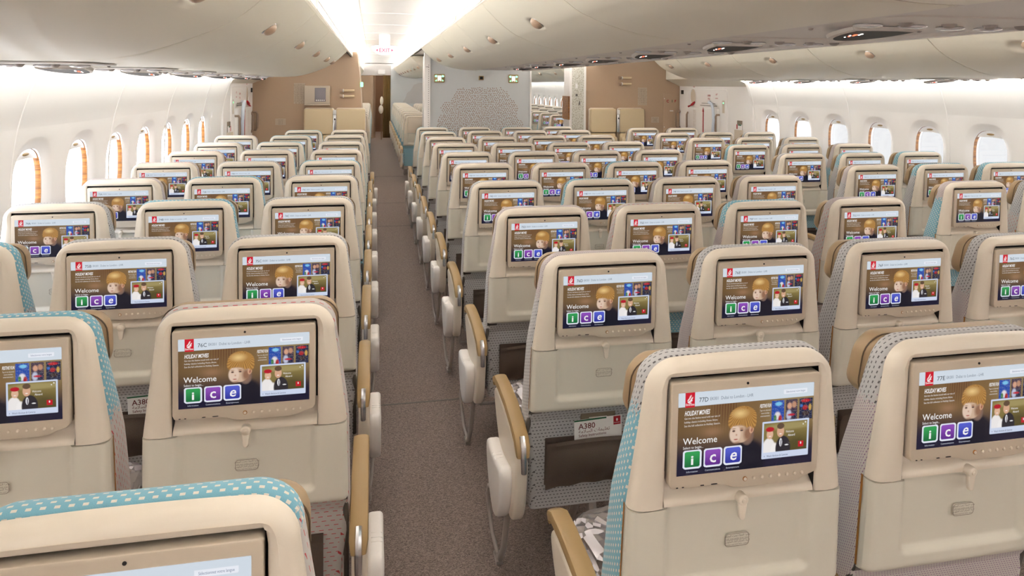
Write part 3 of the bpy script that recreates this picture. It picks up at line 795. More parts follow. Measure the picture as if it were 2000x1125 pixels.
# the seat number on each display
for s, t in NUM:
    mo = next(ch for ch in s.children if ch.name.split('.')[0] == 'monitor')
    me = number_mesh(t)
    for v_ in me.vertices:
        x, y, z = v_.co; v_.co = shm((x, -0.0064 + y, -0.0195 + z))
    link('seat_number', me, mo)

# safety cards and bags in the pockets, wrapped blankets on seats
def card_mesh():
    mb = MB(); mb.box((-0.080, -0.0006, -0.10), (0.080, 0.0006, 0.035))
    def q(x0, z0, x1, z1, mi): mb.add([(x0, -0.0009, z0), (x1, -0.0009, z0), (x1, -0.0009, z1), (x0, -0.0009, z1)], [(0, 1, 2, 3)], mi)
    q(-0.080, 0.030, 0.028, 0.035, 1); q(0.052, 0.005, 0.076, 0.033, 2)
    put_text(mb, 'A380', lambda x, y: (-0.066+x, -0.0009, 0.004+y), 0.026, 3, bold=0.01)
    put_text(mb, '\ufe94\ufee3\ufefc\ufeb4\ufedf\ufe8d \ufe95\ufe8e\ufee4\ufef4\ufee0\ufecc\ufe97', lambda x, y: (-0.066+x, -0.0009, -0.009+y), 0.016, 3)
    put_text(mb, 'Safety Instructions', lambda x, y: (-0.066+x, -0.0009, -0.022+y), 0.0125, 3, bold=0.008)
    put_text(mb, 'Emirates', lambda x, y: (0.064+x, -0.0011, 0.010+y), 0.006, 0, align='CENTER')
    mb.ell((0.064, -0.001, 0.021), (0.003, 0.0004, 0.005), 10, 6, 0)
    return mb.mesh('safety_card', [M['card'], M['green'], M['red'], M['ink']], smooth=False)
def bag_mesh():
    mb = MB(); mb.box((-0.058, -0.0015, -0.08), (0.058, 0.0015, 0.038)); mb.tube([(-0.03, -0.003, 0.012), (0.03, -0.003, 0.014)], 0.0014, 6, 1)
    return mb.mesh('sick_bag', [M['bag'], M['card']])
M['bag'] = mat('folded_taupe_bag', (128, 116, 98), 0.5)
cm, bm_ = card_mesh(), bag_mesh()
def pocket_things(c, r, dx=0.0, card=True, bag=True):
    blk = 'A' if c in 'ABC' else ('D' if c in 'DEFG' else 'H'); _, Y0, P = BL[blk]; X, Y = COLX[c], Y0 + (77-r)*P
    if card:
        o = link('safety_card', cm); o.location = (X+dx, Y+0.052+0.56*TS-0.009, ZT-0.540); o.rotation_euler = (0.06, -0.04, 0)
        tag(o, f'white safety card in the seat pocket under screen {r}{c}', 'safety card', 'safety cards')
    if bag:
        o = link('sick_bag', bm_); o.location = (X+dx*0.6, Y+0.052+0.56*TS-0.003, ZT-0.518); o.rotation_euler = (0.06, 0.03, 0)
        tag(o, f'folded taupe bag behind the safety card under screen {r}{c}', 'bag', 'bags in seat pockets')
pocket_things('D', 76, 0.0); pocket_things('D', 75, 0.03); pocket_things('B', 76, 0.075); pocket_things('G', 76, -0.12); pocket_things('B', 75, 0.08, True, False)

def foil_mesh(seed):
    rnd = np.random.RandomState(seed); mb = MB(); nu, nv = 44, 26; rings = []
    N = rnd.rand(12, 12)
    def nz(a, b):
        i, j = a*11, b*11; i0, j0 = int(i) % 11, int(j) % 11; return N[i0, j0] + (N[i0+1, j0]-N[i0, j0])*(i % 1) + (N[i0, j0+1]-N[i0, j0])*(j % 1)
    for j in range(nv+1):
        t = PI*j/nv; row = []
        for k in range(nu):
            a = 2*PI*k/nu; s = abs(math.sin(t))**0.5
            cx, sx = math.cos(a), math.sin(a); e = 0.55
            x = 0.13*s*math.copysign(abs(cx)**e, cx); y = 0.15*s*math.copysign(abs(sx)**e, sx); z = -0.045*math.copysign(abs(math.cos(t))**0.7, math.cos(t))
            d = 1 + 0.10*(nz((k/nu), (j/nv))-0.5) + 0.05*(rnd.rand()-0.5)
            row.append((x*d, y*d, z*(1+0.35*(nz((k*3 % nu)/nu, (j*2 % nv)/nv)-0.5)) + 0.05))
        rings.append(row)
    mb.rings(rings, 0, False, False); return mb.mesh('wrapped_blanket', M['foil'], ang=12)
fm = foil_mesh(5)
for c, r, dx, lb in (('D', 77, -0.095, 'silver wrapped blanket on the front edge of the nearest centre block seat'), ('D', 76, -0.095, 'silver wrapped blanket on the seat whose screen reads 76D'), ('B', 76, 0.13, 'silver wrapped blanket on the seat between screens 76B and 76C'), ('G', 75, 0, 'silver wrapped blanket on the seat whose screen reads 75G')):
    blk = 'A' if c in 'ABC' else 'D'; _, Y0, P = BL[blk]
    o = link('wrapped_blanket', fm); o.location = (COLX[c]+dx, Y0+(77-r)*P+0.36, 0.474); o.rotation_euler = (0, 0, 0.1)
    o.location.z = 0.476
    if dx > 0.1: o.location.x = COLX[c]+0.075
    tag(o, lb, 'blanket', 'wrapped blankets')

# ------------------------------------------------------------------ cabin shell
YB, YE = -3.0, 21.5               # behind the camera ... end of the next cabin
XL, XR = -1.67, 4.70
WOFF_Z = (0, 0.9, 1.2, 1.334, 1.455, 1.524, 1.638, 1.742, 1.80, 1.86, 2.0)
WOFF = (0.02, 0.0, 0.004, 0.016, 0.036, 0.054, 0.090, 0.147, 0.160, 0.165, 0.170)
def wx(side, z, out=0.0):
    o = interp(z, WOFF_Z, WOFF); return (XL + o - out) if side < 0 else (XR - o + out)
def rib_z(z0, z1, n): return [z0 + (z1-z0)*k/n for k in range(n+1)]
def make_wall(side, wins, pitch, name, seams):
    mb = MB(); hwid, hh, zc = 0.152, 0.208, 1.122
    flip = side > 0
    def addf(v, f): mb.add(v, [tuple(reversed(q)) if flip else q for q in f])
    lo, hi = 0.85, 1.44
    ya, yb = wins[0]-pitch/2, wins[-1]+pitch/2
    ys = [YB, ya, yb, YE] 
    for zA, zB, n in ((0, lo, 4), (hi, 2.0, 14)):
        zs = rib_z(zA, zB, n)
        v = [(wx(side, z), y, z) for y in ys for z in zs]; k = len(zs)
        addf(v, [(i*k+j, i*k+j+1, (i+1)*k+j+1, (i+1)*k+j) for i in range(3) for j in range(k-1)])
    zs = rib_z(lo, hi, 8); k = len(zs)
    for a, b in ((YB, ya), (yb, YE)):
        v = [(wx(side, z), y, z) for y in (a, b) for z in zs]; addf(v, [(j, j+1, k+j+1, k+j) for j in range(k-1)])
    for yc in wins:
        per = []
        n = 14
        for i in range(n): per.append((-pitch/2 + pitch*i/n, lo-zc))
        for i in range(n): per.append((pitch/2, lo-zc + (hi-lo)*i/n))
        for i in range(n): per.append((pitch/2 - pitch*i/n, hi-zc))
        for i in range(n): per.append((-pitch/2, hi-zc - (hi-lo)*i/n))
        def sup(y, z, a, b, e=2.7):
            r = (abs(y/a)**e + abs(z/b)**e)**(1/e); return (y/r, z/r)
        rings = []
        for t, dep in ((0, 0.027), (0.04, 0.025), (0.35, 0.011), (0.62, 0.003), (0.72, 0.0008), (0.8, 0), (1, 0)):
            row = []
            for (y, z) in per:
                hy, hz = sup(y, z, hwid, hh); oy, oz = sup(y, z, 0.215, 0.27)
                if abs(oz) > abs(z) or abs(oy) > abs(y):
                    s_ = min(abs(z/oz) if oz else 9, abs(y/oy) if oy else 9)
                    if s_ < 1: oy, oz = oy*s_*0.995, oz*s_*0.995
                if t <= 0.8: q = t/0.8; py, pz = hy+(oy-hy)*q, hz+(oz-hz)*q
                else: py, pz = y, z
                row.append((wx(side, zc+pz, dep), yc+py, zc+pz))
            rings.append(row)
        nn = len(per); v = [p for r in rings for p in r]
        addf(v, [(k_*nn+i, (k_+1)*nn+i, (k_+1)*nn+(i+1) % nn, k_*nn+(i+1) % nn) for k_ in range(len(rings)-1) for i in range(nn)])
    o = mb.obj(name, M['white']); tag(o, kind='structure')
    for y in seams:
        s = MB(); zs = rib_z(0.45, 1.745, 30)
        r = [[(wx(side, z, -d_), y+w, z) for z in zs] for w, d_ in ((-0.011, -0.001), (-0.006, 0.0035), (0.006, 0.0035), (0.011, -0.001))]
        v = [p for q in r for p in q]; kk = len(zs)
        s.add(v, [(a*kk+j, a*kk+j+1, (a+1)*kk+j+1, (a+1)*kk+j) if not flip else ((a+1)*kk+j, (a+1)*kk+j+1, a*kk+j+1, a*kk+j) for a in range(3) for j in range(kk-1)])
        global TRIM; TRIM += 1; tag(s.obj(f'trim_{TRIM}', M['white']), kind='structure')
TRIM = 0
winL = [3.84+0.587*k for k in range(-2, 7)]; winR = [4.55+0.6*k for k in range(-2, 6)] 
winR2 = [12.2+0.6*k for k in range(14)]
YE0 = YE; YE = 8.18
make_wall(-1, winL, 0.587, 'wall_left', (2.41, 3.63, 4.85, 6.05, 7.26, 8.15))
YE = YE0
def make_wall_right():
    # near cabin windows and next cabin windows in one wall
    global YE
    ye = YE; YE = 7.93; make_wall(1, winR, 0.6, 'wall_right', (3.70, 4.91, 6.12, 7.35, 7.88))
    global YB
    yb = YB; YB = 10.05; YE = ye; make_wall(1, winR2, 0.6, 'wall_right_far', (12.5, 13.7, 14.9, 16.1, 17.3, 18.5))
    YB = yb
make_wall_right()

def window_meshes():
    o = {}; n = 48
    def sup(a, b, e=2.7):
        return [(a*math.copysign(abs(math.cos(t))**(2/e), math.cos(t)), b*math.copysign(abs(math.sin(t))**(2/e), math.sin(t))) for t in [2*PI*k/n for k in range(n)]]
    A = sup(0.1535, 0.2095); B = sup(0.149, 0.204); C = sup(0.149, 0.204)
    mb = MB(); mb.rings([[(0.022, y, z) for y, z in A], [(0.025, y*0.99, z*0.99) for y, z in A], [(0.049, y, z) for y, z in B]], 0, False, False); o['reveal'] = mb.mesh('window_reveal', M['wood'])
    mb = MB(); mb.rings([[(0.048, y, z) for y, z in B], [(0.051, y*0.99, z*0.99) for y, z in B], [(0.059, y*0.97, z*0.975) for y, z in B]], 0, False, False); o['frame'] = mb.mesh('window_frame', M['white'])
    mb = MB(); mb.add([(0.054, y*0.985, z*0.985) for y, z in C], [tuple(range(n))]); o['pane'] = mb.mesh('window_pane', M['glass'])
    top = [(y, z) for y, z in A if z > 0.150]
    top.sort(); 
    bot = [(y, 0.150 + 0.012*(1-(y/0.14)**2)) for y, z in reversed(top)]
    pts = top + bot
    mb = MB(); mb.rings([[(0.027, y*0.985, z-0.002) for y, z in pts], [(0.033, y*0.985, z-0.002) for y, z in pts]], 0); o['shade'] = mb.mesh('window_shade', M['white'])
    mb = MB(); mb.ell((0.028, 0, 0.181), (0.005, 0.036, 0.0085), 20, 8); o['handle'] = mb.mesh('shade_handle', M['pad'])
    return o
WM = window_meshes(); wn_ = 0
for side, ws in ((-1, winL), (1, winR), (1, winR2)):
    for y in ws:
        wn_ += 1; e = empty(f'window_{wn_}', ((XL if side < 0 else XR), y, 1.122)); e.scale = (side, 1, 1); tag(e, kind='structure')
        link('window_reveal', WM['reveal'], e); link('window_frame', WM['frame'], e); link('window_pane', WM['pane'], e)
        if ws is not winR2:
            s = link('window_shade', WM['shade'], e); link('shade_handle', WM['handle'], s)

# floor
mb = MB(); mb.box((XL-0.1, YB, -0.06), (XR+0.1, 27.0, 0.0)); tag(mb.obj('floor', M['carpet'], smooth=False), kind='structure')
for k, y in enumerate((3.63, 8.2, 9.8, 12.6)):
    mb = MB(); mb.box((0.0, y, 0.0), (0.60, y+0.010, 0.0015)); TRIM += 1; tag(mb.obj(f'trim_{TRIM}', M['greyd'], smooth=False), kind='structure')

# outboard bins --------------------------------------------------
PL_ = [(-0.30, 2.031), (-0.318, 2.012), (-0.345, 1.985), (-0.38, 1.952), (-0.41, 1.925), (-0.444, 1.897), (-0.492, 1.866), (-0.54, 1.841), (-0.59, 1.820), (-0.64, 1.799), (-0.693, 1.781), (-0.745, 1.765), (-0.794, 1.7535), (-0.85, 1.744), (-0.92, 1.738), (-1.0, 1.735), (-1.455, 1.735)]
PC_ = [(0.575, 2.105), (0.60, 2.075), (0.635, 2.040), (0.665, 2.011), (0.694, 1.986), (0.74, 1.952), (0.77, 1.934), (0.795, 1.924), (0.85, 1.900), (0.919, 1.880), (0.99, 1.863), (1.063, 1.852), (1.13, 1.846), (1.19, 1.843), (1.24, 1.843)]
def dens(P, n=3):
    out = []
    for a, b in zip(P[:-1], P[1:]):
        for k in range(n): out.append((a[0]+(b[0]-a[0])*k/n, a[1]+(b[1]-a[1])*k/n))
    return out + [P[-1]]
def bin_mesh(P, back, L, latch, nf=16):
    """bin closed between y 0..L; front skin follows profile P, with a finger scoop at the latch"""
    prof = dens(P[:nf], 3) + P[nf:]
    sx, sz = latch; ny = 60; rows = []
    for j in range(ny+1):
        y = 0.004 + (L-0.008)*j/ny; row = []
        for x, z in prof:
            dist2 = ((y-(L/2+0.045))/0.085)**2 + (math.hypot(x-sx, z-sz+0.012)/0.048)**2
            dep = 0.022*max(0, 1-dist2)**0.6 if dist2 < 1 else 0
            e = min(j, ny-j); row.append((x - (dep*0.5 if P is PL_ else -dep*0.5), y, z + dep*0.85 + (0.003 if e == 0 else 0)))
        rows.append(row + [(bx, y, bz) for bx, bz in back])
    mb = MB(); mb.rings(rows, 0); return mb.mesh('overhead_bin', M['bin'], ang=45)
def latch_mesh():
    mb = MB()
    mb.ell((0, 0, -0.004), (0.030, 0.032, 0.021), 24, 12, 0)
    mb.ell((0, 0.0, 0.003), (0.034, 0.0355, 0.014), 24, 12, 1)
    return mb.mesh('bin_latch', [M['latchtan'], M['chrome']])
LM = latch_mesh()
backL = [(-1.440, 1.745), (-1.435, 1.80), (-1.20, 2.08), (-0.40, 2.09), (-0.31, 2.041)]
backC = [(1.24, 2.125), (0.62, 2.125), (0.585, 2.111)]
half = 0.62
BM = {'L': bin_mesh(PL_, backL, 1.22, (-0.444, 1.897)), 'Lh': bin_mesh(PL_, backL, half, (-0.444, 1.897)), 'C': bin_mesh(PC_, backC, 1.22, (0.74, 1.952), 15)}
BM['Ch'] = bin_mesh(PC_, backC, half, (0.74, 1.952), 15)
def add_bin(kind, y, L, mirror, label, group):
    o = link('overhead_bin', BM[kind]); o.location = (0, y, 0)
    l = link('bin_latch', LM, o); p = (-0.444, 1.897) if kind[0] == 'L' else (0.74, 1.952)
    l.scale = (1.1, 1.1, 1.1); l.location = (p[0], L/2, p[1]+0.004); ang = math.radians(38 if kind[0] == 'L' else -38); l.rotation_euler = (0, -ang if kind[0] == 'L' else -ang, 0)
    if mirror: o.scale = (-1, 1, 1); o.location.x = mirror
    tag(o, label, 'overhead bin', group)
seamY = [2.5+1.22*k for k in range(-3, 5)]
for k, y in enumerate(seamY):
    hf = k == 7
    n = ORD[8-k]
    add_bin('Lh' if hf else 'L', y, half if hf else 1.22, 0, f'closed cream overhead bin along the left windows, {n} one back from the bulkhead', 'bins over the left window seats')
    add_bin('Lh' if hf else 'L', y, half if hf else 1.22, 3.03, f'closed cream overhead bin along the right windows, {n} one back from the bulkhead', 'bins over the right window seats')
for k in range(-3, 5):
    y = 2.5+1.22*k; n = ORD[5-k]
    add_bin('C', y, 1.22, 0, f'closed cream centre bin facing the left aisle, {n} one back from the monument', 'centre bins facing the left aisle')
    add_bin('C', y, 1.22, 3.12, f'closed cream centre bin facing the right aisle, {n} one back from the monument', 'centre bins facing the right aisle')
y = 11.2; k = 0
while y < 20:
    k += 1; n = (ORD + ['tenth'])[min(k, 10)]
    add_bin('C', y, 1.22, 0, f'bin of the next cabin, centre row facing the left aisle, {n} past the monument', 'bins in the next cabin')
    add_bin('L', y, 1.22, 0, f'bin of the next cabin over the left windows, {n} past the bulkhead', 'bins in the next cabin')
    add_bin('L', y, 1.22, 3.03, f'bin of the next cabin over the right windows, {n} past the bulkhead', 'bins in the next cabin')
    y += 1.22

# ceiling vaults, rails, cove lights ------------------------------
def extrude(P, y0, y1, name, m, mx=None, **k):
    P = [(mx-x, z) for x, z in P] if mx else P
    mb = MB(); n = len(P); ys = list(np.linspace(y0, y1, 9))
    v = [(x, y, z) for y in ys for x, z in P]
    f = [(i*n+j, i*n+j+1, (i+1)*n+j+1, (i+1)*n+j) for i in range(len(ys)-1) for j in range(n-1)]
    if not mx: f = [tuple(reversed(q)) for q in f]
    mb.add(v, f); return mb.obj(name, m, **k)
VAULT = [(-0.58, 2.12), (-0.60, 2.16), (-0.585, 2.20), (-0.54, 2.235), (-0.47, 2.258), (-0.38, 2.272), (-0.2, 2.290), (0.0, 2.297), (0.135, 2.299), (0.27, 2.297), (0.45, 2.290), (0.62, 2.280), (0.72, 2.268), (0.80, 2.248), (0.86, 2.215), (0.875, 2.18), (0.86, 2.16)]
RAILL = [(-0.60, 2.10), (-0.32, 2.105), (-0.30, 2.121), (-0.296, 2.118), (-0.298, 2.048), (-0.330, 2.044)]
RAILR = [(0.86, 2.14), (0.60, 2.145), (0.577, 2.167), (0.573, 2.163), (0.575, 2.117), (0.605, 2.113)]
for mx in (None, 3.06):
    tag(extrude(VAULT, YB, 21.3, 'ceiling', M['white']), kind='structure') if not mx else tag(extrude(VAULT, YB, 21.3, 'ceiling', M['white'], mx), kind='structure')
    for P, off in ((RAILL, 3.03), (RAILR, 3.12)):
        TRIM += 1; tag(extrude(P, YB, 21.3, f'trim_{TRIM}', M['white'], off if mx else None, ang=30), kind='structure')
    # black strip under each rail, colour standing in for the shadow in the gap
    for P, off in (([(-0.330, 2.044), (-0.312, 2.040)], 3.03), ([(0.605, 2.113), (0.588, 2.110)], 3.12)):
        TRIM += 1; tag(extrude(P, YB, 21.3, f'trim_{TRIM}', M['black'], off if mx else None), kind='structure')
# raised frames along the rails
def rail_frames(side):
    mb = MB()
    y = 1.28 - 1.22
    while y < 20.5:
        x = -0.2955 if side < 0 else 0.5725; z0, z1 = (2.052, 2.112) if side < 0 else (2.121, 2.158); s = 1 if side < 0 else -1
        a, b = y+0.02, y+1.20
        for (p, q, r, t) in ((a, b, z1-0.005, z1), (a, b, z0, z0+0.004), (a, a+0.012, z0, z1), (b-0.012, b, z0, z1)):
            mb.box((x if s > 0 else x-0.003, p, r), (x+0.003 if s > 0 else x, q, t))
        y += 1.22
    return mb
for s in (-1, 1):
    TRIM += 1; tag(rail_frames(s).obj(f'trim_{TRIM}', M['bin'], smooth=False), kind='structure')
# ceiling seams: one long, cross ribs every panel
def ceil_z(x): return interp(x, [p[0] for p in VAULT[3:15]], [p[1] for p in VAULT[3:15]])
mb = MB(); mb.box((-0.128, YB, ceil_z(-0.12)-0.0025), (-0.118, 21.2, ceil_z(-0.12)+0.01)); TRIM += 1; tag(mb.obj(f'trim_{TRIM}', M['bin'], smooth=False), kind='structure')
for y in np.arange(2.6, 21, 1.22):
    mb = MB(); xs = np.linspace(-0.5, 0.8, 24); r = [[(x, y+w, ceil_z(x)-d_) for x in xs] for w, d_ in ((-0.006, 0), (-0.003, 0.003), (0.003, 0.003), (0.006, 0))]
    v = [p for q in r for p in q]; mb.add(v, [(a*24+j, (a+1)*24+j, (a+1)*24+j+1, a*24+j+1) for a in range(3) for j in range(23)])
    TRIM += 1; tag(mb.obj(f'trim_{TRIM}', M['white']), kind='structure')
def light_strip(x0, x1, z0, z1, y0, y1, mt, label, group):
    mb = MB(); mb.box((x0, y0, z0), (x1, y1, z1)); tag(mb.obj('cove_or_fill_light', mt, smooth=False), label, 'light', group)
for nm, (x0, x1, z) in {'left edge of the left aisle ceiling': (-0.52, -0.44, 2.135), 'right edge of the left aisle ceiling': (0.68, 0.76, 2.175), 'left edge of the right aisle ceiling': (2.36, 2.44, 2.175), 'right edge of the right aisle ceiling': (3.49, 3.57, 2.135)}.items():
    light_strip(x0, x1, z, z+0.012, YB+0.2, 21.0, M['strip'], f'white cove light behind the rail, {nm}', 'cove lights')
for nm, x0 in (('left', -1.468), ('right', 3.03+1.453)):
    for a, b, w in ((YB+0.2, 8.1, ''), (11.2, 21.0, ' of the next cabin')):
        light_strip(x0, x0+0.015, 1.765, 1.80, a, b, M['wstrip'], f'white wall wash light above the {nm} windows{w}', 'wall wash lights')

mb = MB(); mb.box((XL-0.12, 8.1, 0), (XL-0.02, YE, 2.42)); tag(mb.obj('wall_left_outer', M['white'], smooth=False), kind='structure')
mb = MB(); mb.box((XR+0.02, 7.85, 0), (XR+0.12, 10.1, 2.42)); tag(mb.obj('wall_right_outer', M['white'], smooth=False), kind='structure')
# outer closure: roof slab, and an unseen rear wall added to bounce light
mb = MB(); mb.box((XL-0.1, YB, 2.42), (XR+0.1, 27, 2.45)); tag(mb.obj('ceiling_deck', M['white'], smooth=False), kind='structure')
mb = MB(); mb.box((XL-0.1, YB-0.05, 0), (XR+0.1, YB, 2.45)); tag(mb.obj('wall_back_bounce', M['white'], smooth=False), kind='structure')
for s, x in ((-1, XL-0.16), (1, XR+0.13)):
    pass
# centre service channel
mb = MB(); mb.box((1.238, YB, 1.850), (1.882, 8.6, 1.90)); mb.box((1.238, YB, 1.843), (1.262, 8.6, 1.850)); mb.box((1.85, YB, 1.838), (1.882, 8.6, 1.850)); TRIM += 1; tag(mb.obj(f'trim_{TRIM}', M['psu'], smooth=False), kind='structure')

def psu_meshes():
    o = {}
    # x along the seats, y fore-aft, z down from 0
    mb = MB(); pts = rrect(-0.29, -0.17, 0.29, 0.30, 0.10, 8); rings = []
    for z, i in ((0.0, 0.0), (-0.004, 0.004), (-0.006, 0.02)): rings.append([(x, y, z) for x, y in inset(pts, i)])
    mb.rings([list(reversed(r)) for r in rings]); o['panel'] = mb.mesh('service_panel', M['psu'], ang=30)
    mb = MB(); d = [(-0.095+0.19*k/24, 0.075 - 0.01*math.sin(PI*k/24)) for k in range(25)] + [(0.095*math.cos(PI*k/24), 0.085+0.185*math.sin(PI*k/24)) for k in range(1, 24)]
    d2 = [(x*1.16, 0.085+(y-0.085)*1.14) for x, y in d]
    mb.rings([[(x, y, -0.004) for x, y in d2], [(x, y, -0.014) for x, y in inset(d2, 0.004)], [(x, y, -0.0165) for x, y in d]], 0, False, False); mb.add([(x, y, -0.0168) for x, y in d], [tuple(range(len(d)))], 1)
    o['sign'] = mb.mesh('sign_panel', [M['psu'], M['black']], ang=30)
    mb = MB()
    for (x, y, r, mi) in ((-0.06, 0.155, 0.010, 0), (-0.045, 0.135, 0.008, 1), (-0.050, 0.175, 0.007, 0), (-0.072, 0.175, 0.006, 1), (-0.038, 0.155, 0.007, 1), (-0.056, 0.195, 0.006, 0), (-0.060, 0.215, 0.005, 1)):
        mb.ell((-0.045+(x+0.055)*0.55, 0.150+(y-0.165)*0.8, -0.0175), (r*0.55, r*0.7, 0.0015), 12, 6, mi)
    o['symbol'] = mb.mesh('lit_symbol', [M['red_light'], M['white_light']])
    mb = MB(); mb.ell((0, 0, -0.004), (0.045, 0.028, 0.007), 20, 10); o['lamp'] = mb.mesh('reading_light', M['lens'])
    mb = MB(); rings = [[(r*math.cos(2*PI*k/16), r*math.sin(2*PI*k/16), z) for k in range(16)] for z, r in ((0.0, 0.020), (-0.006, 0.018), (-0.012, 0.012), (-0.014, 0.006))]; mb.rings([list(reversed(q)) for q in rings]); o['nozzle'] = mb.mesh('air_nozzle', M['noz'])
    mb = MB(); mb.ell((0, 0, -0.002), (0.008, 0.008, 0.006), 10, 6); o['screw'] = mb.mesh('panel_knob', M['noz'])
    return o
PM = psu_meshes()
def psu(x, y, z, s, label, group, mir=1):
    e = empty('service_unit', (x, y, z)); e.scale = (mir*s, s, 1)
    link('service_panel', PM['panel'], e); sg = link('sign_panel', PM['sign'], e); link('lit_symbol', PM['symbol'], sg); sg.location = (-0.105, 0, 0.000); sg.rotation_euler = (-0.075, 0, 0)
    for px in (-0.20, -0.055, 0.09, 0.22): link('reading_light', PM['lamp'], e).location = (px, 0.03+0.02*(px > 0), -0.006)
    for px in (-0.12, 0.02, 0.155, 0.265): link('air_nozzle', PM['nozzle'], e).location = (px, -0.02, -0.004)
    for px, py in ((-0.26, 0.2), (0.12, 0.2)): link('panel_knob', PM['screw'], e).location = (px, py, -0.004)
    tag(e, label, 'service unit', group)
for k in range(8):
    psu(1.56, 0.85+0.825*k, 1.850, 1.0, f'ceiling service unit with lit seat belt sign under the centre bins, {ORD[8-k]} from the monument', 'service units under the centre bins')
for k in range(8):
    psu(-1.20, 1.0+0.86*k, 1.7335, 0.80, f'service unit under the left window bins, {ORD[8-k]} back from the bulkhead', 'service units under the left bins', -1)
    psu(4.23, 1.0+0.83*k, 1.7335, 0.80, f'service unit under the right window bins, {ORD[8-k]} back from the bulkhead', 'service units under the right bins')

# bulkheads ------------------------------------------------------
YW = 10.03
mb = MB(); P = [(XL-0.05, 0), (-0.16, 0), (-0.165, 1.2), (-0.20, 1.8), (-0.24, 2.12), (XL-0.05, 2.12)]
mb.rings([[(x, YW, z) for x, z in P], [(x, YW+1.1, z) for x, z in P]]); tag(mb.obj('wall_front_left', M['beige'], smooth=False), kind='structure')
mb = MB(); P = [(3.15, 0), (XR+0.05, 0), (XR+0.05, 2.12), (3.15, 2.12)]
mb.rings([[(x, YW, z) for x, z in P], [(x, YW+1.1, z) for x, z in P]]); tag(mb.obj('wall_front_right', M['beige'], smooth=False), kind='structure')
# printed end panel of the right bulkhead
e = empty('end_partition', (3.0, YW-0.06, 0)); tag(e, 'petal printed end panel at the right aisle, left of the crew seats', 'panel')
mb = MB(); mb.box((-0.125, 0, 0), (0.135, 0.3, 2.1)); mb.obj('panel', M['white'], e, smooth=False)
mb = MB(); mb.box((-0.085, -0.004, 0.6), (0.10, 0.002, 1.98)); mb.obj('printed_inlay', M['panel_petals'], e, smooth=False)
mb = MB(); mb.box((-0.035, -0.012, 1.62), (0.0, -0.003, 1.69)); mb.box((-0.03, -0.012, 1.50), (0.0, -0.003, 1.535), 1); mb.tube([(0.03, -0.008, 1.43), (0.03, -0.02, 1.41), (0.03, -0.008, 1.37)], 0.006, 6, 1); mb.obj('door_lock', [M['card'], M['greyd']], e)
mb = MB(); mb.box((-0.150, -0.03, 1.15), (-0.126, 0.3, 1.5)); mb.obj('hinge', M['wood'], e, smooth=False)

# monument with petal inlay
e = empty('galley_monument', (1.459, 9.5, 0)); tag(e, 'grey partition with a scattered petal motif facing the centre seats', 'partition')
mb = MB(); mb.box((-0.702, 0, 0), (0.702, 1.5, 2.10)); mb.obj('panel', M['greywall'], e, smooth=False)
mb = MB(); mb.box((-0.786, -0.03, 0), (-0.702, 0.06, 2.10)); mb.box((0.700, -0.01, 0), (0.722, 0.06, 2.10)); mb.obj('corner_post', M['white'], e, smooth=False)
mb = MB()
z = 0.9
while z < 1.95: mb.box((-0.728, -0.0325, z), (-0.722, -0.029, z+0.012)); z += 0.03
mb.box((-0.765, -0.0325, 1.90), (-0.724, -0.029, 1.906)); mb.obj('post_slots', M['greyd'], e, smooth=False)
POLY = [(0.841, -0.001), (0.883, 0.116), (0.946, 0.18), (0.893, 0.228), (0.967, 0.34), (1.042, 0.319), (1.084, 0.404), (1.126, 0.49), (1.212, 0.523), (1.299, 0.502), (1.407, 0.54), (1.472, 0.524), (1.505, 0.492), (1.57, 0.547), (1.647, 0.515), (1.746, 0.526), (1.835, 0.472), (1.868, 0.385), (1.946, 0.342), (2.003, 0.255), (1.959, 0.114), (2.026, 0.07), (2.082, 0.015), (2.06, -0.023), (1.9, -0.35), (1.1, -0.35)]
def inside(x, z, P):
    c = False; j = len(P)-1
    for i in range(len(P)):
        if (P[i][1] > z) != (P[j][1] > z) and x < (P[j][0]-P[i][0])*(z-P[i][1])/(P[j][1]-P[i][1])+P[i][0]: c = not c
        j = i
    return c
rnd = random.Random(4)
def petals(poly, y, sc_, name, parent, dx):
    mb = MB(); step = 0.029; z = -0.35; r = 0
    while z < 0.6:
        x = 0.78 + (step/2 if r % 2 else 0)
        while x < 2.15:
            px, pz = x + rnd.uniform(-.006, .006), z + rnd.uniform(-.006, .006)
            if inside(px, pz, poly):
                a = rnd.uniform(0, PI); L, W = 0.0108*rnd.uniform(.8, 1.1), 0.0052; c, s = math.cos(a), math.sin(a)
                q = [(L, 0), (L*.4, W), (-L*.4, W), (-L, 0), (-L*.4, -W), (L*.4, -W)]
                mb.add([((px-dx+u*c-v*s)*sc_, y, 1.10+pz+(u*s+v*c)) for u, v in q], [(5, 4, 3, 2, 1, 0)], 0)
            x += step
        z += step*0.88; r += 1
    return mb.obj(name, M['petal'], parent, smooth=False)
M['petal'] = mat('copper_petals', (146, 112, 90), 0.5)
petals(POLY, -0.002, 1.0, 'petal_inlay', e, 1.459)
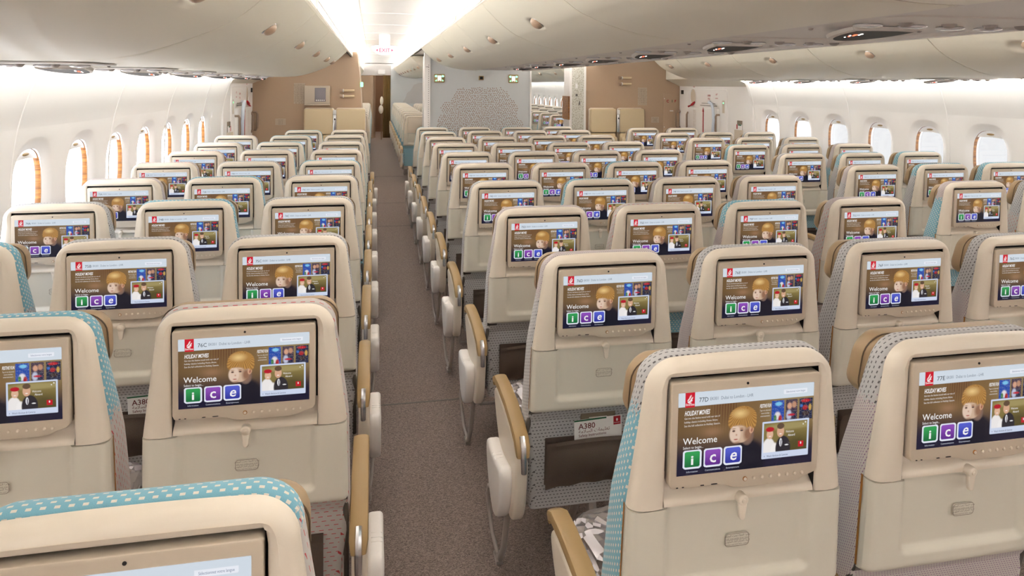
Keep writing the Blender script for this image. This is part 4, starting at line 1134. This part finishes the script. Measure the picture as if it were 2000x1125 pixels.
def toilet_sign(x0, x1, z0, z1, y, label):
    s = empty('lavatory_sign', ((x0+x1)/2, y, (z0+z1)/2)); w, h = (x1-x0)/2, (z1-z0)/2
    mb = MB(); slab(mb, rrect(-w, -h, w, h, 0.012, 4), -0.018, -0.0005, 0.004, 2); mb.obj('sign_body', M['pad'], s)
    mb = MB()
    for sx in (-1, 1):
        cx = sx*w*0.60
        mb.rings([[(cx + px*w*0.17, -0.0185, h*0.48 + pz*h*0.24) for px, pz in rrect(-1, -1, 1, 1, 0.5, 3)]], 0, False, True)
        mb.add([(cx + sx*w*0.17, -0.0185, h*0.70), (cx + sx*w*0.28, -0.0185, h*0.48), (cx + sx*w*0.17, -0.0185, h*0.26)], [(0, 2, 1) if sx > 0 else (0, 1, 2)], 0)
        q = [(-1, -.9), (1, -.9), (1, -.35), (.2, -.35), (-.2, .2), (-.9, .3), (-.4, -.3)]
        mb.add([(cx + px*w*0.17*sx, -0.0185, -h*0.36+pz*h*0.34) for px, pz in q], [tuple(range(7)) if sx > 0 else tuple(reversed(range(7)))], 0)
    mb.obj('green_arrows', M['green_light'], s, smooth=False)
    mb = MB()
    for cx, sk in ((-0.26, 0), (0.0, 1), (0.26, 0)):
        hh = 0.62 if sk == 0 else 0.5
        mb.rings([[(cx*w*0.9 + 0.045*w*1.5*math.cos(2*PI*k/12)*1.0, -0.0187, h*0.50 + 0.13*h*math.sin(2*PI*k/12)) for k in range(12)]], 0, False, True)
        bw = 0.085*w
        mb.add([(cx*w*0.9-bw, -0.0187, h*0.30), (cx*w*0.9+bw, -0.0187, h*0.30), (cx*w*0.9+bw*(0.3 if sk else 0.8), -0.0187, -h*hh), (cx*w*0.9-bw*(0.3 if sk else 0.8), -0.0187, -h*hh)], [(0, 3, 2, 1)], 0)
    mb.obj('white_figures', M['white_light'], s, smooth=False)
    tag(s, label, 'sign', 'lavatory signs on the partition')
toilet_sign(0.808, 0.955, 1.69, 1.808, 9.5, 'left lit lavatory sign, green arrows and white figures, on the grey partition')
toilet_sign(1.849, 1.99, 1.69, 1.808, 9.5, 'right lit lavatory sign, green arrows and white figures, on the grey partition')
s = empty('cabin_camera', (1.462, 9.5, 1.757)); mb = MB(); slab(mb, rrect(-0.035, -0.03, 0.035, 0.03, 0.008, 3), -0.03, -0.0005, 0.006, 2); mb.obj('housing', M['pad'], s)
mb = MB(); slab(mb, rrect(-0.022, -0.02, 0.022, 0.02, 0.004, 3), -0.036, -0.028, 0.002, 1); mb.obj('lens_window', M['black'], s); tag(s, 'small square camera housing between the two lavatory signs', 'camera')

# crew seats -------------------------------------------------------
def crew_seat_mesh():
    o = {}
    def pad(x0, x1, z0, z1, y0, y1, r=0.03):
        mb = MB(); slab(mb, rrect(x0, z0, x1, z1, r, 5), y0, y1, 0.02, 4); return mb
    o['head'] = pad(-0.21, 0.21, 0.957, 1.315, -0.13, -0.03).mesh('head_pad', M['jump'])
    o['back'] = pad(-0.20, 0.20, 0.50, 0.945, -0.12, -0.03).mesh('back_pad', M['jump'])
    o['shell'] = pad(-0.218, 0.218, 0.12, 1.325, -0.04, 0.0, 0.04).mesh('seat_shell', M['shell'])
    o['pan'] = pad(-0.20, 0.20, 0.42, 0.90, -0.21, -0.125, 0.03).mesh('folded_seat_pan', M['jump'])
    mb = MB(); mb.box((-0.004, -0.134, 0.97), (-0.0, -0.131, 0.98)); o['belt'] = mb.mesh('belt', M['greyd'])
    return o
CM = crew_seat_mesh()
for x, lb in ((-0.748, 'left cream crew seat of the pair folded against the left bulkhead'), (-0.318, 'right cream crew seat of the pair folded against the left bulkhead'), (3.395, 'left cream crew seat of the pair folded against the right bulkhead'), (3.845, 'right cream crew seat of the pair folded against the right bulkhead')):
    e = empty('crew_seat', (x, YW-0.003, 0)); e.scale = (0.955, 1, 1)
    for k in ('shell', 'head', 'back', 'pan'): link({'shell': 'seat_shell', 'head': 'head_pad', 'back': 'back_pad', 'pan': 'folded_seat_pan'}[k], CM[k], e)
    tag(e, lb, 'seat', 'folded crew seats')
for x, lb in ((-0.533, 'steel harness housing between the left crew seats'), (3.62, 'steel harness housing between the right crew seats')):
    e = empty('harness_housing', (x, YW, 1.13)); mb = MB(); slab(mb, rrect(-0.022, -0.17, 0.022, 0.10, 0.008, 3), -0.15, -0.14, 0.003, 2); mb.obj('plate', M['chrome'], e)
    mb = MB(); slab(mb, rrect(-0.022, 0.10, 0.022, 0.17, 0.008, 3), -0.15, -0.13, 0.003, 2); mb.obj('reel_cover', M['card'], e)
    mb = MB(); mb.ell((0.003, -0.152, 0.04), (0.011, 0.004, 0.014)); mb.obj('release_knob', M['black'], e); tag(e, lb, 'harness')
# torches
for x, z, lb in ((-0.37, 1.567, 'upper torch clipped to the left bulkhead'), (-0.37, 1.490, 'lower torch clipped to the left bulkhead'), (3.765, 1.782, 'upper torch clipped to the right bulkhead'), (3.765, 1.690, 'lower torch clipped to the right bulkhead')):
    e = empty('torch', (x, YW-0.035, z))
    mb = MB(); mb.tube([(-0.055, 0, 0), (0.10, 0, 0)], 0.017, 14); mb.obj('barrel', M['jump'], e)
    mb = MB(); mb.tube([(-0.10, 0, 0), (-0.085, 0, 0), (-0.065, 0, 0), (-0.055, 0, 0)], [0.026, 0.026, 0.019, 0.018], 14); mb.obj('torch_head', M['latchtan'], e)
    mb = MB(); mb.tube([(-0.058, 0, 0), (-0.046, 0, 0)], 0.024, 14); mb.obj('retaining_ring', M['card'], e)
    mb = MB(); mb.box((-0.02, 0.010, -0.012), (0.03, 0.035, 0.012)); mb.obj('clip', M['greyd'], e, smooth=False)
    tag(e, lb, 'torch', 'torches on the bulkheads')
# attendant panel
e = empty('attendant_panel', (-0.778, YW, 1.50)); mb = MB(); slab(mb, rrect(-0.172, -0.125, 0.172, 0.135, 0.012, 4), -0.06, 0, 0.008, 3); mb.obj('housing', M['bezel'], e)
mb = MB(); slab(mb, rrect(-0.03, -0.088, 0.118, 0.105, 0.004, 3), -0.064, -0.058, 0.002, 1); mb.obj('display', M['crtgrey'], e)
mb = MB(); slab(mb, rrect(-0.172, -0.14, 0.172, -0.125, 0.004, 3), -0.075, 0, 0.003, 1); mb.obj('lower_lip', M['bezel'], e)
mb = MB()
for k in range(5): mb.box((-0.015+0.026*k, -0.0655, -0.08), (0.0+0.026*k, -0.0635, -0.06))
mb.obj('key_row', M['card'], e, smooth=False); tag(e, 'beige attendant panel with grey display on the left bulkhead', 'panel')
# instruction placards
def placard(x, z, w, h, cols, y, label, size=0.017, red=False):
    e = empty('instruction_placard', (x, y, z)); tag(e, label, 'placard', 'instruction placards'); mb = MB(); rr_ = random.Random(int(x*100)); 
    words = ['CREW SEAT', 'STOW BELT', 'PULL DOWN', 'SEAT PAN', 'FASTEN', 'HARNESS', 'BEFORE', 'LANDING', 'AND', 'TAKE OFF', 'KEEP CLEAR']
    cw = w/cols
    for c in range(cols):
        zz = h/2
        while zz > -h/2:
            put_text(mb, words[rr_.randrange(len(words))], lambda a, b: (-w/2+cw*(c+0.5)+a, -0.001, zz-size+b), size*0.9, 0, align='CENTER', res=1); zz -= size*1.12
    mb.obj('lettering', M['grey_ink'], e, smooth=False)
    mb = MB(); mb.box((-w/2-0.01, -0.0005, -h/2-0.01), (w/2+0.01, 0, h/2+0.01)); mb.obj('backing', M['plac'], e, smooth=False)
M['plac'] = mat('placard_film', (196, 180, 160), 0.5)
placard(-1.02, 1.525, 0.13, 0.27, 3, YW-0.0005, 'upright lettered placard beside the attendant panel, left bulkhead', 0.014)
placard(-1.27, 1.13, 0.12, 0.07, 1, YW-0.0005, 'low lettered placard near the left door, left bulkhead', 0.016)
placard(4.06, 1.50, 0.13, 0.25, 3, YW-0.0005, 'upright lettered placard right of the crew seats, right bulkhead', 0.014)
placard(4.27, 1.14, 0.11, 0.07, 1, YW-0.0005, 'low lettered placard by the locker door, right bulkhead', 0.016)
# locker door in the right bulkhead
e = empty('locker_door', (4.535, YW, 1.0)); mb = MB(); slab(mb, rrect(-0.135, -0.9, 0.13, 0.545, 0.005, 3), -0.014, 0, 0.003, 2); mb.obj('leaf', M['beige'], e)
mb = MB(); mb.box((0.05, -0.018, -0.4), (0.12, -0.013, 0.26)); mb.obj('inset_hatch', M['beige'], e, smooth=False)
mb = MB(); mb.box((-0.03, -0.016, 0.27), (0.03, -0.0135, 0.285)); mb.box((-0.125, -0.02, 0.46), (-0.115, -0.013, 0.475)); mb.box((-0.125, -0.02, 0.02), (-0.115, -0.013, 0.035)); mb.obj('catches', M['card'], e, smooth=False)
mb = MB()
for x, t, mi in ((-0.065, 'C', 0), (0.01, 'I', 1), (0.062, 'F', 0)): put_text(mb, t, lambda a, b: (x+a, -0.0145, 0.41+b), 0.055, mi, align='CENTER', bold=0.03)
mb.obj('equipment_marks', [M['red'], M['green']], e, smooth=False); tag(e, 'narrow beige locker door with red marks beside the right cabin door', 'locker door')

# cabin doors -----------------------------------------------------------
def cabin_door(n, side):
    X = XL if side < 0 else XR
    e = empty(f'door_{n}', (X, 9.15, 0)); e.scale = (-side, 1, 1); tag(e, kind='structure')     # local +x points into the cabin
    # lining panels round the door and sloping cover above
    mb = MB(); mb.box((-0.02, (-1.0 if side < 0 else -1.25), 0), (0.03, 0.87, 1.665)); mb.obj('door_surround', M['white'], e, smooth=False)
    mb = MB(); P = [(0.0, 1.66), (0.035, 1.66), (0.26, 1.765), (0.26, 2.09), (0, 2.09)]
    mb.rings([[(x, (-0.98 if side < 0 else -1.23), z) for x, z in reversed(P)], [(x, 0.87, z) for x, z in reversed(P)]]); mb.obj('sloping_cover', M['bin'], e, smooth=False)
    mb = MB(); 
    def xs(y0, z0, y1, z1, x0, x1, r, rad=0.02):
        rings = []; pts = rrect(y0, z0, y1, z1, rad, 5)
        for k in range(4):
            a = PI/2*k/3; rings.append([(x1 - r*(1-math.cos(a)), y, z) for y, z in inset(pts, r*(1-math.sin(a)))])
        rings.append([(x0, y, z) for y, z in pts]); mb.rings(rings)
    xs(-0.62, 0.05, 0.55, 1.62, 0.028, 0.042, 0.006, 0.05); mb.obj('door_leaf', M['white'], e)
    mb = MB(); xs(-0.42, 0.05, 0.46, 1.36, 0.04, 0.085, 0.015, 0.04); mb.obj('slide_cover', M['white'], e)
    mb = MB(); 
    n_ = 28; o_ = [(0.375+0.085*math.cos(2*PI*k/n_), 1.51+0.11*math.sin(2*PI*k/n_)) for k in range(n_)]
    mb.rings([[(0.044, y, z) for y, z in o_], [(0.050, y, z) for y, z in inset(o_, -0.006)], [(0.044, y, z) for y, z in inset(o_, -0.012)]], 0, False, False); mb.add([(0.0425, y, z) for y, z in inset(o_, -0.004)], [tuple(range(n_))], 1)
    mb.obj('viewing_port', [M['white'], M['bezel']], e)
    mb = MB(); mb.box((0.086, -0.045, 0.2), (0.089, -0.02, 1.31)); mb.add([(0.089, -0.062, 1.30), (0.089, -0.003, 1.30), (0.089, -0.0325, 1.37)], [(0, 1, 2)]); mb.obj('red_arrow', M['red'], e, smooth=False)
    mb = MB(); mb.tube([(0.09, -0.23, 1.44), (0.13, -0.28, 1.44), (0.135, -0.37, 1.42), (0.135, -0.41, 1.36), (0.13, -0.42, 1.20), (0.12, -0.38, 1.05), (0.10, -0.24, 0.86)], 0.020, 10); mb.obj('door_lever', M['lever'], e)
    mb = MB(); mb.box((0.05, -0.36, 1.385), (0.06, 0.12, 1.392)); mb.box((0.043, -0.30, 1.415), (0.047, 0.10, 1.422)); mb.obj('slot_line', M['greyd'], e, smooth=False)
    for y in (-0.42, 0.47, 0.84):
        mb = MB(); z0, z1 = 1.02, 1.27
        mb.tube([(0.03, y, z1), (0.085, y, z1), (0.10, y, z1-0.03), (0.10, y, z0+0.03), (0.085, y, z0), (0.03, y, z0)], 0.014, 10); mb.obj('grab_handle', M['handle'], e)
    mb = MB(); mb.box((0.03, -0.56, 1.30), (0.045, -0.50, 1.47)); mb.box((0.03, 0.73, 1.54), (0.045, 0.79, 1.60), 2); mb.ell((0.046, -0.53, 1.435), (0.003, 0.016, 0.012), 12, 6, 1); mb.obj('indicator_box', [M['bezel'], M['green_light'], M['black']], e)
    mb = MB()
    for y, z, t, s_ in ((0.35, 1.655, 'ARMED', 0.02), (-0.12, 1.53, 'OPEN', 0.035), (-0.12, 1.485, 'PULL', 0.03), (-0.34, 1.55, 'LIFT', 0.03), (-0.34, 1.50, 'HANDLE', 0.02)):
        put_text(mb, t, lambda a, b: (0.045, y-(-side)*(a) if False else y+a*(-side), z-0.01+b), s_, 0, align='CENTER', bold=0.02)
    mb.obj('red_lettering', M['red'], e, smooth=False)
    mb = MB()
    for k in range(14): put_text(mb, ('EMERGENCY', 'OPERATION', 'LIFT COVER', 'TURN LEVER', 'PUSH DOOR')[k % 5], lambda a, b: (0.0865, 0.24+a*(-side), 1.30-0.02*k+b), 0.016, 0, align='CENTER', res=1)
    mb.obj('instructions', M['latchtan'], e, smooth=False)
    mb = MB(); mb.tube([(0.06, 0.30, 1.43), (0.065, 0.36, 1.395), (0.065, 0.42, 1.375), (0.06, 0.49, 1.36)], [0.012, 0.02, 0.008, 0.016], 8); mb.obj('red_strap', M['red'], e)
    return e
M['lever'] = mat('pale_blue_lever', (208, 216, 228), 0.3)
M['handle'] = mat('taupe_handle', (150, 128, 110), 0.45)
cabin_door(1, -1); cabin_door(2, 1)
# leaflet holders on the walls by the doors
for side, y, lb in ((-1, 8.40, 'leaflet holder with safety cards on the wall by the left door'), (1, 8.20, 'leaflet holder with safety cards on the wall by the right door')):
    e = empty('leaflet_holder', ((XL+0.03 if side < 0 else XR-0.03), y, 1.08)); e.scale = (-side, 1, 1)
    mb = MB(); mb.box((0, -0.07, -0.10), (0.045, 0.07, 0.02)); mb.obj('holder', M['bezel'], e, smooth=False)
    mb = MB(); mb.box((0.01, -0.06, -0.06), (0.02, 0.06, 0.09)); mb.box((0.021, -0.06, 0.075), (0.0215, 0.02, 0.09), 1); mb.box((0.021, 0.03, 0.03), (0.0215, 0.06, 0.09), 2); mb.obj('leaflets', [M['card'], M['green'], M['red']], e, smooth=False)
    mb = MB(); mb.box((0.03, -0.05, -0.05), (0.048, 0.05, 0.14)); mb.v = [(x-0.03, y_, z_+0.0) for x, y_, z_ in mb.v]; mb.obj('folded_bag', M['bag'], e, smooth=False)
    tag(e, lb, 'leaflet holder', 'leaflet holders')

# exit sign ------------------------------------------------------------
e = empty('exit_sign', (0.13, 8.95, 2.10))
mb = MB(); pts = [(-0.165, 0.045)] + [(0.165*math.cos(PI+PI*k/24), 0.035+0.105*math.sin(PI+PI*k/24)*1.0) for k in range(25)] + [(0.165, 0.045), (0.12, 0.056), (-0.12, 0.056)]
slab(mb, pts, -0.012, 0.012, 0.004, 2); mb.obj('sign_body', M['exitbody'], e)
mb = MB(); mb.box((-0.07, -0.01, 0.055), (0.07, 0.01, 0.195)); mb.obj('bracket', M['lens'], e, smooth=False)
mb = MB(); put_text(mb, 'EXIT', lambda a, b: (a, -0.0135, -0.028+b), 0.068, 0, align='CENTER', bold=0.01)
for s_ in (-1, 1): mb.add([(s_*0.085, -0.0135, 0.012), (s_*0.108, -0.0135, -0.005), (s_*0.085, -0.0135, -0.022)], [(0, 1, 2), (2, 1, 0)])
mb.obj('lettering', M['pink'], e, smooth=False); tag(e, 'white lit EXIT sign hanging from the left aisle ceiling', 'sign')

light_strip(0.05, 0.35, 2.36, 2.38, 22.3, 23.6, M['vest'], 'added white fill light over the far end of the aisle', 'added fill lights')  # added glowing panel that brightens the dark corridor end
light_strip(0.0, 0.4, 2.34, 2.36, 20.9, 21.1, M['vest'], 'x', 'added fill lights') if False else None
# end of the next cabin --------------------------------------------------
YF = 21.5
mb = MB(); rings = []
for (x0, x1, y, z) in ((-0.48, 0.80, YF-0.3, 2.27), (-0.47, 0.78, YF-0.2, 2.20), (-0.46, 0.80, YF-0.12, 2.08), (-0.55, 0.92, YF-0.05, 1.93), (-0.55, 0.92, YF, 1.92)): rings.append([(x0, y, z), (x1, y, z)])
v = [p for r in rings for p in r]; mb.add(v, [(2*k+1, 2*k, 2*k+2, 2*k+3) for k in range(4)]); mb.add([(-0.55, YF, 1.92), (0.92, YF, 1.92), (0.92, YF, 2.4), (-0.55, YF, 2.4)], [(0, 1, 2, 3)]); tag(mb.obj('ceiling_drop', M['white']), kind='structure')
mb = MB(); mb.box((0.12, YF-0.14, 1.97), (0.33, YF-0.12, 2.09)); tag(mb.obj('unlit_sign', M['card'], smooth=False), 'blank white sign plate at the far end of the left aisle ceiling', 'sign')
mb = MB(); mb.box((XL-0.1, YF, 0), (-0.12, YF+0.2, 2.4)); tag(mb.obj('wall_far_left', M['beige'], smooth=False), kind='structure')
mb = MB(); mb.box((0.50, YF, 0), (XR+0.1, YF+0.2, 2.4)); tag(mb.obj('wall_far_right', M['greywall'], smooth=False), kind='structure')
mb = MB(); mb.box((-0.2, 24.5, 0), (0.6, 24.6, 2.4)); tag(mb.obj('wall_far_end', M['brown'], smooth=False), kind='structure')
for x in (-0.14, 0.52):
    mb = MB(); mb.box((x-0.02, YF+0.2, 0), (x, 24.6, 2.4)); TRIM += 1; tag(mb.obj(f'wall_corridor_{TRIM}', M['brown'], smooth=False), kind='structure')
mb = MB(); mb.box((-0.14, YF-0.03, 0), (-0.02, YF+0.04, 1.93)); mb.box((-0.02, YF+0.3, 0), (0.05, YF+0.4, 1.95)); TRIM += 1; tag(mb.obj(f'trim_{TRIM}', M['beige'], smooth=False), kind='structure')
mb = MB(); xs_ = np.linspace(0.28, 0.50, 30); rings = [[(x, YF-0.05+0.025*math.sin(k*1.3), z) for k, x in enumerate(xs_)] for z in (0.02, 1.0, 1.93)]
v = [p for r in rings for p in r]; mb.add(v, [(a*30+j, a*30+j+1, (a+1)*30+j+1, (a+1)*30+j) for a in range(2) for j in range(29)]); o = mb.obj('aisle_curtain', M['curtain']); md = o.modifiers.new('thickness', 'SOLIDIFY'); md.thickness = 0.006; tag(o, 'gold brown curtain drawn aside at the far end of the aisle', 'curtain')
e = empty('far_crew_seat', (0.23, YF-0.5, 0)); mb = MB(); mb.ell((0, 0, 1.16), (0.05, 0.05, 0.13), 16, 10); mb.obj('back_pad', M['shell'], e); mb = MB(); mb.ell((-0.02, 0, 0.90), (0.07, 0.06, 0.13), 16, 10); mb.obj('seat_pan', M['shell'], e); mb = MB(); mb.box((-0.02, 0.0, 0.0), (0.02, 0.04, 1.2)); mb.obj('post', M['brown'], e); tag(e, 'small cream upright seat at the far end of the left aisle', 'seat')
for x, y, lb in ((-0.17, 11.16, 'small green lit sign on the pillar left of the far aisle'),):
    mb = MB(); slab(mb, rrect(x-0.02, 1.62, x+0.02, 1.69, 0.01, 3), YW-0.012, YW, 0.002, 1); tag(mb.obj('green_sign', M['green_light']), lb, 'sign')
# second petal partition seen past the monument
e = empty('far_partition', (1.6, 21.1, 0)); tag(e, 'distant grey partition with petal motif at the end of the next cabin', 'partition'); mb = MB(); mb.box((-1.1, 0, 0), (1.1, 0.3, 2.2)); mb.obj('panel', M['greywall'], e, smooth=False)
FP = [(0.84, -0.02), (0.94, 0.15), (0.98, 0.3), (1.10, 0.36), (1.18, 0.54), (1.35, 0.62), (1.6, 0.62), (1.9, 0.5), (2.1, 0.2), (2.1, -0.02)]
petals(FP, -0.002, 1.0, 'petal_inlay', e, 1.6)
# next cabin seats ------------------------------------------------------
far = {'C': (12.0, 10), 'D': (11.5, 11), 'E': (12.3, 9), 'H': (12.0, 9), 'J': (12.0, 9), 'K': (12.0, 9)}
pf = None
for c, (y0, n) in far.items():
    for k in range(n):
        if c in 'HJK': s = copy_tree(get_proto('inner', None)) if False else get_proto('aisle' if c == 'H' else 'inner', 'inner' if c == 'K' else None)
        else:
            if pf is None: pf = seat_proto('plain', 'inner', None); s = pf
            else: s = copy_tree(pf)
        s.location = (COLX[c], y0+0.8*k, 0)
        cn = {'C': 'left block, aisle column', 'D': 'centre block, left aisle column', 'E': 'centre block, second column', 'H': 'right block, aisle column', 'J': 'right block, middle column', 'K': 'right block, window column'}[c]
        for ch in s.children:
            if ch.name.startswith(('back_cushion', 'seat_cushion')): ch.color = (.6, .1, .3, 1)
        tag(s, f'seat in the next cabin, {cn}, {(ORD+["eleventh"])[k+1]} row in', 'seat', 'seats in the next cabin')
